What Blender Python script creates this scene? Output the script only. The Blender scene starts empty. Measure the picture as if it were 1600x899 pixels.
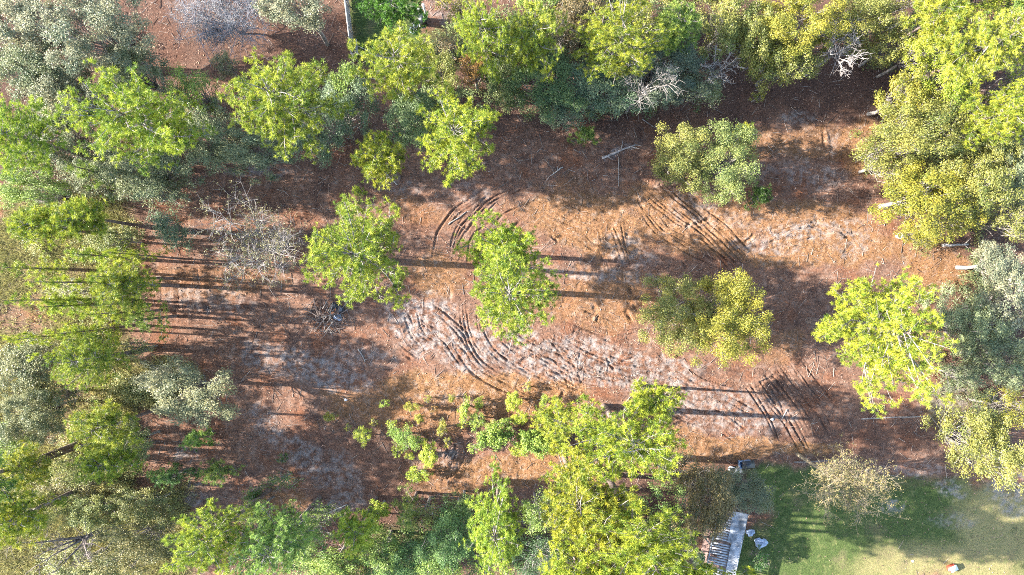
import bpy, math, random
import numpy as np
from mathutils import Vector

random.seed(7)
RNG = np.random.default_rng(11)
SC = bpy.context.scene
COL = SC.collection

# ------------------------------------------------------------------ camera, sky, sun, exposure
H = 60.0                      # drone height above the lot, metres
F = 1062.0                    # focal length in photo pixels (1600 wide)
cam_d = bpy.data.cameras.new('camera')
cam_d.sensor_width = 36.0
cam_d.lens = 36.0 * F / 1600.0
cam_d.clip_end = 2000.0
cam = bpy.data.objects.new('camera', cam_d)
cam.location = (0, 0, H)
COL.objects.link(cam)
SC.camera = cam

SUN_EL = math.radians(28.0)
SHADOW_SLOPE = 0.06           # shadows run to +X and very slightly to -Y
az = math.atan(SHADOW_SLOPE)
world = bpy.data.worlds.new('World')
SC.world = world
world.use_nodes = True
wn = world.node_tree
sky = wn.nodes.new('ShaderNodeTexSky')
sky.sky_type = 'NISHITA'
sky.sun_disc = False
sky.sun_elevation = SUN_EL
sky.sun_rotation = math.radians(270) + az
bg = wn.nodes['Background']
bg.inputs['Strength'].default_value = 0.15
wn.links.new(sky.outputs['Color'], bg.inputs['Color'])

sun_d = bpy.data.lights.new('sun', 'SUN')
sun_d.energy = 5.0
sun_d.angle = math.radians(0.53)
sun_d.color = (1.0, 0.95, 0.88)
sun = bpy.data.objects.new('sun', sun_d)
sun.rotation_euler = Vector((math.cos(SUN_EL) * math.cos(az), -math.cos(SUN_EL) * math.sin(az), -math.sin(SUN_EL))).to_track_quat('-Z', 'Y').to_euler()
sun.location = (-60, 5, 60)
COL.objects.link(sun)

SC.view_settings.view_transform = 'Standard'
SC.view_settings.look = 'None'
SC.view_settings.gamma = 1.0
SC.view_settings.use_curve_mapping = False
SC.view_settings.exposure = 2.55
SC.cycles.use_denoising = False          # keeps needle and litter grain crisp
SC.cycles.filter_width = 0.95
SC.cycles.max_bounces = 5
SC.cycles.diffuse_bounces = 3


# ------------------------------------------------------------------ helpers
def wx(u, v, h=0.0):
    """survey sheet position (u, v) at height h -> world x, y"""
    return ((u - 800.0) / F * (H - h), (449.5 - v) / F * (H - h))


def tag(o, label=None, cat=None, group=None, kind=None):
    if label: o['label'] = label
    if cat: o['category'] = cat
    if group: o['group'] = group
    if kind: o['kind'] = kind
    return o


def empty(name, loc):
    o = bpy.data.objects.new(name, None)
    o.empty_display_size = 0.3
    o.location = loc
    COL.objects.link(o)
    return o


class MB:
    """collects triangles / quads as numpy arrays and builds ONE mesh"""
    def __init__(self):
        self.v = []; self.f3 = []; self.f4 = []; self.t = []; self.n = 0

    def add(self, verts, tris=None, quads=None, tint=0.5):
        verts = np.asarray(verts, dtype=np.float32)
        if tris is not None and len(tris): self.f3.append(np.asarray(tris, dtype=np.int32) + self.n)
        if quads is not None and len(quads): self.f4.append(np.asarray(quads, dtype=np.int32) + self.n)
        self.v.append(verts)
        t = np.empty(len(verts), dtype=np.float32); t[:] = tint
        self.t.append(t)
        self.n += len(verts)

    def tube(self, pts, radii, sides=5, tint=0.5, cap=False):
        pts = np.asarray(pts, dtype=np.float64); n = len(pts)
        d = np.gradient(pts, axis=0)
        d /= (np.linalg.norm(d, axis=1, keepdims=True) + 1e-9)
        up = np.where(np.abs(d[:, 2:3]) > 0.9, np.array([[1.0, 0, 0]]), np.array([[0, 0, 1.0]]))
        a = np.cross(d, up); a /= (np.linalg.norm(a, axis=1, keepdims=True) + 1e-9)
        b = np.cross(d, a)
        ang = np.arange(sides) * 2 * math.pi / sides
        r = np.asarray(radii, dtype=np.float64)[:, None, None]
        ring = pts[:, None, :] + r * (np.cos(ang)[None, :, None] * a[:, None, :] + np.sin(ang)[None, :, None] * b[:, None, :])
        V = ring.reshape(-1, 3)
        q = []
        for i in range(n - 1):
            for j in range(sides):
                k = (j + 1) % sides
                q.append((i * sides + j, i * sides + k, (i + 1) * sides + k, (i + 1) * sides + j))
        tr = []
        if cap:
            V = np.vstack([V, pts[0:1], pts[-1:]])
            for j in range(sides):
                k = (j + 1) % sides
                tr.append((n * sides, k, j)); tr.append((n * sides + 1, (n - 1) * sides + j, (n - 1) * sides + k))
        self.add(V, tr, q, tint)

    def box(self, c, s, rz=0.0, tint=0.5, ry=0.0, rx=0.0):
        x, y, z = s[0] / 2, s[1] / 2, s[2] / 2
        V = np.array([(-x, -y, -z), (x, -y, -z), (x, y, -z), (-x, y, -z), (-x, -y, z), (x, -y, z), (x, y, z), (-x, y, z)])
        if rx:
            cs, sn = math.cos(rx), math.sin(rx); V = V @ np.array([(1, 0, 0), (0, cs, -sn), (0, sn, cs)]).T
        if ry:
            cs, sn = math.cos(ry), math.sin(ry); V = V @ np.array([(cs, 0, sn), (0, 1, 0), (-sn, 0, cs)]).T
        if rz:
            cs, sn = math.cos(rz), math.sin(rz); V = V @ np.array([(cs, -sn, 0), (sn, cs, 0), (0, 0, 1)]).T
        self.add(V + np.array(c), None, [(0, 3, 2, 1), (4, 5, 6, 7), (0, 1, 5, 4), (1, 2, 6, 5), (2, 3, 7, 6), (3, 0, 4, 7)], tint)

    def build(self, name, mat, parent=None, loc=None, color=None, smooth=False):
        V = np.concatenate(self.v); T = np.concatenate(self.t)
        f3 = np.concatenate(self.f3) if self.f3 else np.zeros((0, 3), np.int32)
        f4 = np.concatenate(self.f4) if self.f4 else np.zeros((0, 4), np.int32)
        me = bpy.data.meshes.new(name)
        me.vertices.add(len(V)); me.vertices.foreach_set('co', V.astype(np.float32).ravel())
        nl = len(f3) * 3 + len(f4) * 4
        me.loops.add(nl)
        me.loops.foreach_set('vertex_index', np.concatenate([f3.ravel(), f4.ravel()]).astype(np.int32))
        me.polygons.add(len(f3) + len(f4))
        st = np.concatenate([np.arange(len(f3)) * 3, len(f3) * 3 + np.arange(len(f4)) * 4]).astype(np.int32)
        me.polygons.foreach_set('loop_start', st)
        if smooth: me.polygons.foreach_set('use_smooth', np.ones(len(st), dtype=bool))
        at = me.attributes.new('tint', 'FLOAT', 'POINT'); at.data.foreach_set('value', T)
        me.update(calc_edges=True)
        me.materials.append(mat)
        o = bpy.data.objects.new(name, me)
        if color: o.color = (color[0], color[1], color[2], 1.0)
        if loc is not None: o.location = loc
        o.parent = parent
        COL.objects.link(o)
        return o


def unit(n):
    d = RNG.normal(size=(n, 3)); return d / (np.linalg.norm(d, axis=1, keepdims=True) + 1e-9)


def nrm(a): return a / (np.linalg.norm(a, axis=-1, keepdims=True) + 1e-9)


# ------------------------------------------------------------------ materials
def new_mat(name):
    m = bpy.data.materials.new(name); m.use_nodes = True
    nt = m.node_tree; nt.nodes.clear()
    out = nt.nodes.new('ShaderNodeOutputMaterial')
    return m, nt, out


def N(nt, typ, **kw):
    n = nt.nodes.new(typ)
    for k, v in kw.items(): setattr(n, k, v)
    return n


def ramp(nt, stops):
    r = nt.nodes.new('ShaderNodeValToRGB')
    e = r.color_ramp.elements
    while len(e) < len(stops): e.new(0.5)
    for i, (p, c) in enumerate(stops):
        e[i].position = p; e[i].color = (c[0], c[1], c[2], 1)
    return r


def mix(nt, fac, a, b, mode='MIX'):
    m = nt.nodes.new('ShaderNodeMix'); m.data_type = 'RGBA'; m.blend_type = mode
    for s, val in ((m.inputs[0], fac), (m.inputs[6], a), (m.inputs[7], b)):
        if isinstance(val, (int, float)): s.default_value = val
        elif isinstance(val, tuple): s.default_value = (val[0], val[1], val[2], 1)
        else: nt.links.new(val, s)
    return m.outputs[2]


def foliage_mat(name, trans=0.35, rough=0.55, lo=(0.34, 0.50, 0.50), hi=(1.65, 1.45, 1.3)):
    """leaf colour = the plant's own colour x variation from leaf to leaf"""
    m, nt, out = new_mat(name)
    oi = N(nt, 'ShaderNodeObjectInfo')
    at = N(nt, 'ShaderNodeAttribute', attribute_name='tint')
    r = ramp(nt, [(0.0, lo), (0.5, (0.95, 0.95, 0.95)), (1.0, hi)])
    nt.links.new(at.outputs['Fac'], r.inputs['Fac'])
    c = mix(nt, 1.0, oi.outputs['Color'], r.outputs['Color'], 'MULTIPLY')
    p = N(nt, 'ShaderNodeBsdfPrincipled')
    p.inputs['Roughness'].default_value = rough
    p.inputs['Specular IOR Level'].default_value = 0.35
    nt.links.new(c, p.inputs['Base Color'])
    t = N(nt, 'ShaderNodeBsdfTranslucent'); nt.links.new(c, t.inputs['Color'])
    ms = N(nt, 'ShaderNodeMixShader'); ms.inputs[0].default_value = trans
    nt.links.new(p.outputs[0], ms.inputs[1]); nt.links.new(t.outputs[0], ms.inputs[2])
    nt.links.new(ms.outputs[0], out.inputs['Surface'])
    return m


def bark_mat(name, a, b, scale=6.0):
    m, nt, out = new_mat(name)
    tc = N(nt, 'ShaderNodeTexCoord')
    no = N(nt, 'ShaderNodeTexNoise'); no.inputs['Scale'].default_value = scale; no.inputs['Detail'].default_value = 6
    nt.links.new(tc.outputs['Object'], no.inputs['Vector'])
    r = ramp(nt, [(0.35, a), (0.65, b)]); nt.links.new(no.outputs['Fac'], r.inputs['Fac'])
    p = N(nt, 'ShaderNodeBsdfPrincipled'); p.inputs['Roughness'].default_value = 0.9
    nt.links.new(r.outputs['Color'], p.inputs['Base Color'])
    bp = N(nt, 'ShaderNodeBump'); bp.inputs['Strength'].default_value = 0.6; bp.inputs['Distance'].default_value = 0.03
    nt.links.new(no.outputs['Fac'], bp.inputs['Height']); nt.links.new(bp.outputs[0], p.inputs['Normal'])
    nt.links.new(p.outputs[0], out.inputs['Surface'])
    return m


def plain_mat(name, col, rough=0.6, var=0.25, scale=5.0, metal=0.0):
    m, nt, out = new_mat(name)
    tc = N(nt, 'ShaderNodeTexCoord')
    no = N(nt, 'ShaderNodeTexNoise'); no.inputs['Scale'].default_value = scale; no.inputs['Detail'].default_value = 5
    nt.links.new(tc.outputs['Object'], no.inputs['Vector'])
    r = ramp(nt, [(0.3, tuple(x * (1 - var) for x in col)), (0.7, tuple(min(1, x * (1 + var * .5)) for x in col))])
    nt.links.new(no.outputs['Fac'], r.inputs['Fac'])
    p = N(nt, 'ShaderNodeBsdfPrincipled'); p.inputs['Roughness'].default_value = rough; p.inputs['Metallic'].default_value = metal
    nt.links.new(r.outputs['Color'], p.inputs['Base Color'])
    nt.links.new(p.outputs[0], out.inputs['Surface'])
    return m


M_NEEDLE = foliage_mat('pine_needles', 0.30, 0.5)
M_LEAF = foliage_mat('leaves', 0.35, 0.5)
M_GRASS = foliage_mat('grass_blades', 0.30, 0.7, lo=(0.55, 0.6, 0.6), hi=(1.5, 1.4, 1.3))
M_LITTER = foliage_mat('litter', 0.1, 0.8, lo=(0.25, 0.22, 0.22), hi=(1.9, 1.9, 1.9))
M_BARK_PINE = bark_mat('pine_bark', (0.06, 0.042, 0.034), (0.19, 0.14, 0.115))
M_BARK_GREY = bark_mat('grey_bark', (0.09, 0.078, 0.068), (0.27, 0.24, 0.21))
M_BARK_LIMB = bark_mat('pale_limb_bark', (0.13, 0.112, 0.10), (0.34, 0.30, 0.27))
M_BARK_PALE = bark_mat('pale_dead_wood', (0.22, 0.19, 0.16), (0.46, 0.40, 0.34))
M_BARK_DARK = bark_mat('dark_bark', (0.05, 0.04, 0.035), (0.16, 0.13, 0.11))

# ------------------------------------------------------------------ ground: one sheet with soil kinds and wheel ruts
STEP, FINE = 0.22, 0.072     # finer where the machine churned the soil
xs = np.concatenate([[-600, -300, -150, -90, -70, -60], np.arange(-52, -9.99, STEP), np.arange(-9.9, 28, FINE), np.arange(28.05, 52.01, STEP), [60, 70, 90, 150, 300, 600]])
ys = np.concatenate([[-600, -300, -150, -90, -60, -45, -36], np.arange(-30, -14.99, STEP), np.arange(-14.9, 9, FINE), np.arange(9.05, 30.01, STEP), [36, 45, 60, 90, 150, 300, 600]])
X, Y = np.meshgrid(xs, ys)
U = 800 + X * F / H          # survey sheet coordinates of the ground
V = 449.5 - Y * F / H


def vnoise(x, y, scale, seed):
    r = np.random.default_rng(seed)
    g = r.random((256, 256))
    fx = x / scale + 1000.3; fy = y / scale + 1000.7
    ix = np.floor(fx).astype(int); iy = np.floor(fy).astype(int)
    tx = fx - ix; ty = fy - iy
    tx = tx * tx * (3 - 2 * tx); ty = ty * ty * (3 - 2 * ty)
    a = g[iy % 256, ix % 256]; b = g[iy % 256, (ix + 1) % 256]
    c = g[(iy + 1) % 256, ix % 256]; d = g[(iy + 1) % 256, (ix + 1) % 256]
    return (a * (1 - tx) + b * tx) * (1 - ty) + (c * (1 - tx) + d * tx) * ty - 0.5


def fbm(x, y, scale, seed, octv=5, gain=0.55):
    s = 0; amp = 1; tot = 0
    for i in range(octv):
        s = s + amp * vnoise(x, y, scale / 2 ** i, seed + i); tot += amp; amp *= gain
    return s / tot * 2


nz_a = fbm(X, Y, 5.0, 1); nz_b = fbm(X, Y, 1.6, 20, 4); nz_c = fbm(X, Y, 0.9, 40, 3, 0.75)
nz_str = fbm(X * 0.35, Y * 1.3, 1.2, 60, 4)


def blobs(lst, soft=0.35, rough=0.9):
    m = np.zeros_like(X)
    for (u, v, ru, rv, ang, s) in lst:
        ca, sa = math.cos(math.radians(ang)), math.sin(math.radians(ang))
        du, dv = U - u, V - v
        p = (du * ca + dv * sa) / ru; q = (-du * sa + dv * ca) / rv
        d = np.sqrt(p * p + q * q) + (nz_a * 0.35 + nz_b * 0.45 + nz_c * 0.25) * rough
        m = np.maximum(m, s * np.clip((1 - d) / soft + 0.5, 0, 1))
    return m


sand = blobs([(660, 505, 60, 45, 20, .95), (730, 545, 55, 40, 20, .9), (880, 560, 130, 38, 12, .85), (1000, 580, 120, 32, 3, .8),
              (1120, 635, 90, 42, 12, .75), (1190, 640, 60, 30, 20, .6), (1250, 362, 80, 17, -6, .8), (1330, 375, 28, 32, 60, .6), (1080, 330, 35, 25, 0, .5),
              (1195, 385, 60, 13, 5, .7), (500, 580, 90, 22, 15, .75), (430, 560, 70, 25, 5, .6), (560, 560, 60, 20, 0, .5),
              (395, 268, 60, 8, 0, .8), (330, 470, 70, 18, 5, .5), (480, 720, 55, 25, 40, .75), (540, 745, 40, 25, 60, .7), (420, 665, 40, 20, 50, .6), (530, 790, 50, 18, -20, .6),
              (290, 710, 22, 14, 0, .8), (305, 775, 20, 20, 0, .8), (700, 620, 60, 14, 0, .3), (970, 235, 32, 6, -24, .8), (1240, 185, 30, 12, 0, .7), (1260, 270, 60, 22, 10, .55),
              (1300, 225, 10, 26, 10, .6), (980, 390, 45, 24, 30, .55), (930, 430, 110, 10, 3, .6), (1395, 790, 22, 12, 0, .9), (1483, 765, 24, 12, 20, .8),  # last two spots here: sun coming through the trees, painted as pale sand
              (1410, 735, 60, 14, 0, .5), (1590, 770, 40, 35, 0, .75), (1495, 815, 40, 12, 0, .5), (620, 290, 40, 14, 10, .45), (730, 300, 40, 20, 10, .4), (330, 20, 60, 40, 0, .25),
              (690, 20, 50, 22, 0, .5), (1490, 625, 45, 22, 0, .6), (700, 715, 22, 18, 0, .6), (660, 715, 26, 14, 0, .5), (1150, 345, 45, 14, 0, .4)])
dry = blobs([(930, 345, 110, 50, 10, .8), (1080, 350, 120, 45, 15, .75), (1220, 340, 170, 28, 4, .75), (1290, 385, 120, 35, 0, .85), (1260, 225, 110, 28, 0, .6), (1350, 230, 40, 40, 0, .9),
             (960, 470, 120, 45, 5, .65), (740, 610, 150, 28, 2, .95), (650, 640, 130, 45, 0, .7), (800, 640, 110, 35, 0, .85), (800, 735, 110, 32, -8, .95), (700, 745, 70, 28, 0, .6), (870, 610, 60, 16, 0, .9),
             (680, 430, 45, 35, 0, .8), (1180, 540, 90, 30, 0, .45), (330, 440, 110, 25, 0, .4), (1140, 700, 90, 18, 0, .8), (1260, 702, 60, 10, 0, .9), (430, 780, 60, 18, 0, .6),
             (1440, 385, 60, 22, 0, .8), (1470, 420, 50, 25, 0, .9), (650, 330, 60, 20, 20, .4), (1050, 700, 60, 40, 0, .7), (890, 740, 60, 40, 0, .9), (1430, 245, 40, 30, 0, .8)])
lawn = blobs([(1320, 850, 145, 95, 0, 1), (1430, 830, 150, 80, 0, 1), (1260, 780, 70, 50, 0, 1), (1550, 850, 120, 85, 0, 1), (1390, 775, 120, 35, 0, .8), (1210, 760, 45, 40, 0, 1), (1200, 880, 60, 60, 0, 1),
              (605, 40, 62, 70, 0, 1), (690, 70, 50, 30, 0, .6), (1500, 640, 50, 40, 0, .4), (640, 880, 60, 60, 0, .6)], 0.25, 0.5)
yel = blobs([(1480, 890, 140, 45, 0, 1), (1560, 830, 70, 80, 0, 1), (1400, 895, 60, 30, 0, .7)], 0.5, 0.5)
edge = 216 + 6 * np.sin(V / 31.0) + nz_b * 14
weeds = np.clip((edge - U) / 14, 0, 1) * np.clip((V - 300 + nz_a * 60) / 40, 0, 1)
weeds = np.maximum(weeds, blobs([(255, 600, 60, 40, 0, .8), (240, 850, 90, 90, 0, .9)], .4))
bare_weed = blobs([(40, 500, 60, 40, 0, 1), (190, 520, 60, 25, 0, .7), (90, 430, 70, 22, 0, .6), (180, 770, 50, 30, 0, .6), (110, 615, 40, 40, 0, .9), (100, 665, 40, 30, 0, .9)])
weeds = weeds * (1 - 0.8 * bare_weed)
humus = blobs([(350, 50, 190, 90, 0, .75), (90, 110, 180, 120, 0, 1), (90, 240, 110, 70, 0, .9), (500, 80, 70, 90, 0, .7), (900, 90, 260, 110, 0, 1), (1300, 80, 320, 120, 0, 1), (1530, 240, 120, 200, 0, .9), (1560, 520, 90, 140, 0, .8),
               (700, 850, 330, 60, 0, .9), (960, 800, 160, 110, 0, .8), (1330, 690, 160, 30, 0, .5), (420, 220, 250, 40, 0, .6), (560, 730, 130, 50, 20, .5), (260, 260, 80, 25, 0, .7), (1130, 780, 70, 80, 0, .8)], .6)

Z = nz_a * 0.10 + nz_b * 0.07 + nz_c * 0.035
rut_m = np.zeros_like(X)


def nix(a, arr): return np.searchsorted(arr, a)


def rut(pts, width=0.26, depth=0.13, berm=0.06, lugs=0.0):
    """press a wheel or track rut into the ground along a line of survey points"""
    P = np.array([wx(u, v) for u, v in pts])
    # Catmull-Rom resample
    out = []
    for i in range(len(P) - 1):
        p0 = P[max(i - 1, 0)]; p1 = P[i]; p2 = P[i + 1]; p3 = P[min(i + 2, len(P) - 1)]
        k = max(3, int(np.linalg.norm(p2 - p1) / 0.09))
        for t in np.linspace(0, 1, k, endpoint=False):
            out.append(0.5 * (2 * p1 + (p2 - p0) * t + (2 * p0 - 5 * p1 + 4 * p2 - p3) * t * t + (3 * p1 - p0 - 3 * p2 + p3) * t ** 3))
    out = np.array(out)
    out += np.stack([vnoise(out[:, 0], out[:, 1], 1.5, 91), vnoise(out[:, 1], out[:, 0], 1.5, 92)], 1) * 0.14
    brk = np.clip(.85 + 1.3 * vnoise(np.arange(len(out)) * .09 + random.random() * 90, np.zeros(len(out)), 1.1, 93) + .5 * vnoise(np.arange(len(out)) * .09, np.zeros(len(out)) + random.random() * 50, .3, 94), 0.05, 1.3)
    R = width * 2.2
    dist = {}
    ix0, ix1 = nix(out[:, 0].min() - R, xs), nix(out[:, 0].max() + R, xs)
    iy0, iy1 = nix(out[:, 1].min() - R, ys), nix(out[:, 1].max() + R, ys)
    D = np.full((iy1 - iy0, ix1 - ix0), 9.0)
    FADE = np.zeros_like(D)
    sx, sy = X[iy0:iy1, ix0:ix1], Y[iy0:iy1, ix0:ix1]
    n = len(out)
    for i, (px, py) in enumerate(out):
        a, b = nix(px - R, xs) - ix0, nix(px + R, xs) - ix0
        c, e = nix(py - R, ys) - iy0, nix(py + R, ys) - iy0
        a = max(a, 0); c = max(c, 0)
        dd = np.hypot(sx[c:e, a:b] - px, sy[c:e, a:b] - py)
        f = min(1.0, min(i, n - 1 - i) / (0.18 * n + 1)) * brk[i]
        sel = dd < D[c:e, a:b]
        D[c:e, a:b] = np.where(sel, dd, D[c:e, a:b])
        FADE[c:e, a:b] = np.where(sel, f, FADE[c:e, a:b])
    t = D / width
    prof = -depth * np.exp(-(t * 1.6) ** 2) + berm * np.exp(-((t - 1.25) * 2.2) ** 2)
    Z[iy0:iy1, ix0:ix1] += prof * FADE
    rut_m[iy0:iy1, ix0:ix1] = np.maximum(rut_m[iy0:iy1, ix0:ix1], np.exp(-(t * 1.3) ** 2) * FADE)


def rut_set(pts, n, gap, **kw):
    P = np.array(pts, dtype=float)
    T = np.gradient(P, axis=0); T /= np.linalg.norm(T, axis=1, keepdims=True)
    nn = np.stack([-T[:, 1], T[:, 0]], 1)
    for i in range(n):
        off = (i - (n - 1) / 2) * gap + random.uniform(-.35, .35) * gap
        off = off + np.linspace(random.uniform(-.9, .9), random.uniform(-.9, .9), len(P))[:, None] * gap
        a = random.randint(0, 1) if len(P) > 4 else 0
        q = (P + nn * off)[a:len(P) - (random.random() < .3 and len(P) - a > 3)]
        kk = dict(kw); kk['width'] = kw['width'] * random.uniform(.75, 1.15); kk['depth'] = kw['depth'] * random.uniform(.6, 1.1); kk['berm'] = kw['berm'] * random.uniform(.6, 1.2)
        rut([tuple(x) for x in q], **kk)


FT = dict(width=.125, depth=.14, berm=.035)
rut_set([(722, 470), (728, 520), (752, 565), (800, 592), (870, 608), (930, 614)], 8, 7, **FT)
rut_set([(740, 480), (770, 535), (815, 570), (880, 596), (960, 612)], 9, 8, **FT)
rut_set([(790, 510), (850, 540), (905, 575), (950, 590), (1010, 600), (1080, 590)], 9, 8, **FT)
rut_set([(830, 515), (890, 530), (960, 560), (1005, 570), (1060, 572)], 6, 9, **FT)
rut_set([(850, 525), (885, 560), (910, 608)], 4, 12, width=.12, depth=.08, berm=.03)
rut_set([(930, 540), (922, 580), (930, 612)], 3, 14, width=.12, depth=.06, berm=.03)
rut_set([(900, 500), (960, 520), (1010, 515)], 4, 9, **FT)
rut_set([(1005, 285), (1045, 320), (1095, 358), (1150, 405)], 6, 6, **FT)
rut_set([(1050, 300), (1090, 335), (1130, 370), (1165, 410)], 7, 6, **FT)
rut_set([(1000, 320), (1030, 360), (1080, 390), (1140, 415)], 4, 9, **FT)
rut_set([(850, 320), (900, 340), (960, 350), (1010, 360)], 5, 9, **FT)
rut_set([(1100, 355), (1135, 385), (1165, 415)], 6, 7, **FT)
rut_set([(800, 300), (760, 318), (725, 340), (705, 370), (698, 410)], 7, 8, **FT)
rut_set([(830, 290), (780, 312), (740, 350), (715, 395)], 5, 8, **FT)
rut_set([(955, 350), (962, 385), (972, 425)], 4, 11, width=.12, depth=.09, berm=.03)
rut_set([(900, 380), (930, 400), (990, 410)], 4, 9, **FT)
rut_set([(1205, 575), (1230, 610), (1262, 650), (1290, 700)], 12, 7, **FT)
rut_set([(1180, 590), (1215, 640), (1240, 690)], 6, 9, **FT)
rut_set([(680, 738), (705, 725), (716, 705), (712, 688)], 5, 8, **FT)
rut_set([(655, 490), (700, 520), (735, 560)], 6, 9, **FT)
rut_set([(625, 490), (640, 525), (670, 550)], 6, 9, **FT)
rut_set([(640, 480), (690, 480), (720, 500)], 4, 9, **FT)
rut_set([(1045, 600), (1085, 625), (1130, 640), (1175, 672)], 10, 8, **FT)
rut_set([(1050, 640), (1080, 660), (1140, 668)], 6, 8, **FT)
rut_set([(1080, 590), (1180, 600), (1250, 615), (1300, 640)], 6, 10, **FT)
rut_set([(1185, 375), (1240, 362), (1300, 355), (1345, 385)], 5, 7, width=.17, depth=.09, berm=.05)
rut_set([(1300, 195), (1302, 225), (1296, 260)], 4, 8, width=.2, depth=.11, berm=.05)
rut_set([(1320, 350), (1335, 370), (1352, 395)], 6, 7, width=.17, depth=.1, berm=.05)
rut_set([(228, 400), (232, 450), (236, 520)], 2, 16, width=.25, depth=.16, berm=.06)
rut_set([(268, 415), (276, 450), (282, 510)], 2, 22, width=.25, depth=.15, berm=.06)
rut_set([(310, 410), (318, 450), (335, 500)], 2, 18, width=.25, depth=.13, berm=.06)
rut_set([(215, 480), (222, 520), (220, 560)], 1, 10, width=.3, depth=.2, berm=.08)
rut_set([(505, 520), (512, 560), (510, 600)], 4, 10, width=.22, depth=.12, berm=.06)
for v0 in range(410, 590, 14):   # thin trunk shadow lines on the western soil, pressed in as grooves
    rut_set([(225, v0), (330, v0 + random.uniform(-6, 8)), (440, v0 + random.uniform(-4, 14))], 1, 6, width=.24, depth=.13, berm=.06)
for _ in range(60):   # short scuffs and clods left by the machine
    u0 = random.gauss(940, 150); v0 = random.gauss(480, 110)
    a = random.uniform(0, 6.28); L = random.uniform(10, 34)
    rut([(u0, v0), (u0 + math.cos(a) * L * .5 + random.uniform(-4, 4), v0 + math.sin(a) * L * .5), (u0 + math.cos(a) * L, v0 + math.sin(a) * L)],
        width=random.uniform(.15, .28), depth=random.uniform(.06, .15), berm=random.uniform(.04, .09))
for _ in range(70):
    u0 = random.uniform(230, 640); v0 = random.uniform(400, 620)
    a = random.choice([random.gauss(0.05, .3), random.gauss(1.5, .4)]); L = random.uniform(12, 40)
    rut([(u0, v0), (u0 + math.cos(a) * L * .5, v0 + math.sin(a) * L * .5 + random.uniform(-3, 3)), (u0 + math.cos(a) * L, v0 + math.sin(a) * L)],
        width=random.uniform(.13, .22), depth=random.uniform(.05, .12), berm=random.uniform(.03, .07))
churn = np.clip(sand + dry * .7, 0, 1) * (1 - lawn)
ridge = 1 - np.abs(fbm(X, Y, 0.8, 130, 3, .7)) * 2.2
Z += churn * (nz_c * 0.10 + nz_b * 0.08) + (.25 + .75 * churn) * np.clip(ridge, -.5, 1) * 0.045 * (1 - lawn)
Z *= np.clip(1 - 0.6 * lawn, 0, 1)
far = np.clip((np.maximum(np.abs(X) - 52, np.abs(Y) - 30)) / 10, 0, 1)
Z *= 1 - far


def ground_z(x, y):
    i = np.clip(np.searchsorted(xs, x), 0, len(xs) - 1); j = np.clip(np.searchsorted(ys, y), 0, len(ys) - 1)
    return Z[j, i]


def gz(x, y): return float(ground_z(np.array([x]), np.array([y]))[0])


def grid_val(A, x, y):
    i = np.clip(np.searchsorted(xs, x), 0, len(xs) - 1); j = np.clip(np.searchsorted(ys, y), 0, len(ys) - 1)
    return A[j, i]


ny, nx = X.shape
gm = bpy.data.meshes.new('ground')
gm.vertices.add(nx * ny)
gm.vertices.foreach_set('co', np.stack([X, Y, Z], -1).astype(np.float32).ravel())
idx = np.arange(nx * ny).reshape(ny, nx)
quads = np.stack([idx[:-1, :-1], idx[:-1, 1:], idx[1:, 1:], idx[1:, :-1]], -1).reshape(-1, 4).astype(np.int32)
gm.loops.add(len(quads) * 4); gm.loops.foreach_set('vertex_index', quads.ravel())
gm.polygons.add(len(quads)); gm.polygons.foreach_set('loop_start', (np.arange(len(quads)) * 4).astype(np.int32))
gm.polygons.foreach_set('use_smooth', np.ones(len(quads), dtype=bool))
for nm, arrs in (('soil_a', (sand, dry, lawn, weeds)), ('soil_b', (humus, yel, rut_m, nz_str * .5 + .5))):
    at = gm.attributes.new(nm, 'FLOAT_COLOR', 'POINT')
    at.data.foreach_set('color', np.stack(arrs, -1).astype(np.float32).ravel())
gm.update(calc_edges=True)

m, nt, out = new_mat('soil')
A = N(nt, 'ShaderNodeAttribute', attribute_name='soil_a'); B = N(nt, 'ShaderNodeAttribute', attribute_name='soil_b')
sa = N(nt, 'ShaderNodeSeparateColor'); nt.links.new(A.outputs['Color'], sa.inputs[0])
sb = N(nt, 'ShaderNodeSeparateColor'); nt.links.new(B.outputs['Color'], sb.inputs[0])
geo = N(nt, 'ShaderNodeNewGeometry')


def noise(scale, detail=5, rough=.6, stretch=None):
    n = N(nt, 'ShaderNodeTexNoise'); n.inputs['Scale'].default_value = scale; n.inputs['Detail'].default_value = detail; n.inputs['Roughness'].default_value = rough
    if stretch:
        mp = N(nt, 'ShaderNodeMapping'); mp.inputs['Scale'].default_value = stretch; mp.inputs['Rotation'].default_value = (0, 0, .3)
        nt.links.new(geo.outputs['Position'], mp.inputs['Vector']); nt.links.new(mp.outputs[0], n.inputs['Vector'])
    else: nt.links.new(geo.outputs['Position'], n.inputs['Vector'])
    return n.outputs['Fac']


def sharpen(fac, lo, hi):
    mr = N(nt, 'ShaderNodeMapRange'); mr.inputs[1].default_value = lo; mr.inputs[2].default_value = hi
    nt.links.new(fac, mr.inputs[0]); return mr.outputs[0]


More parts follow.
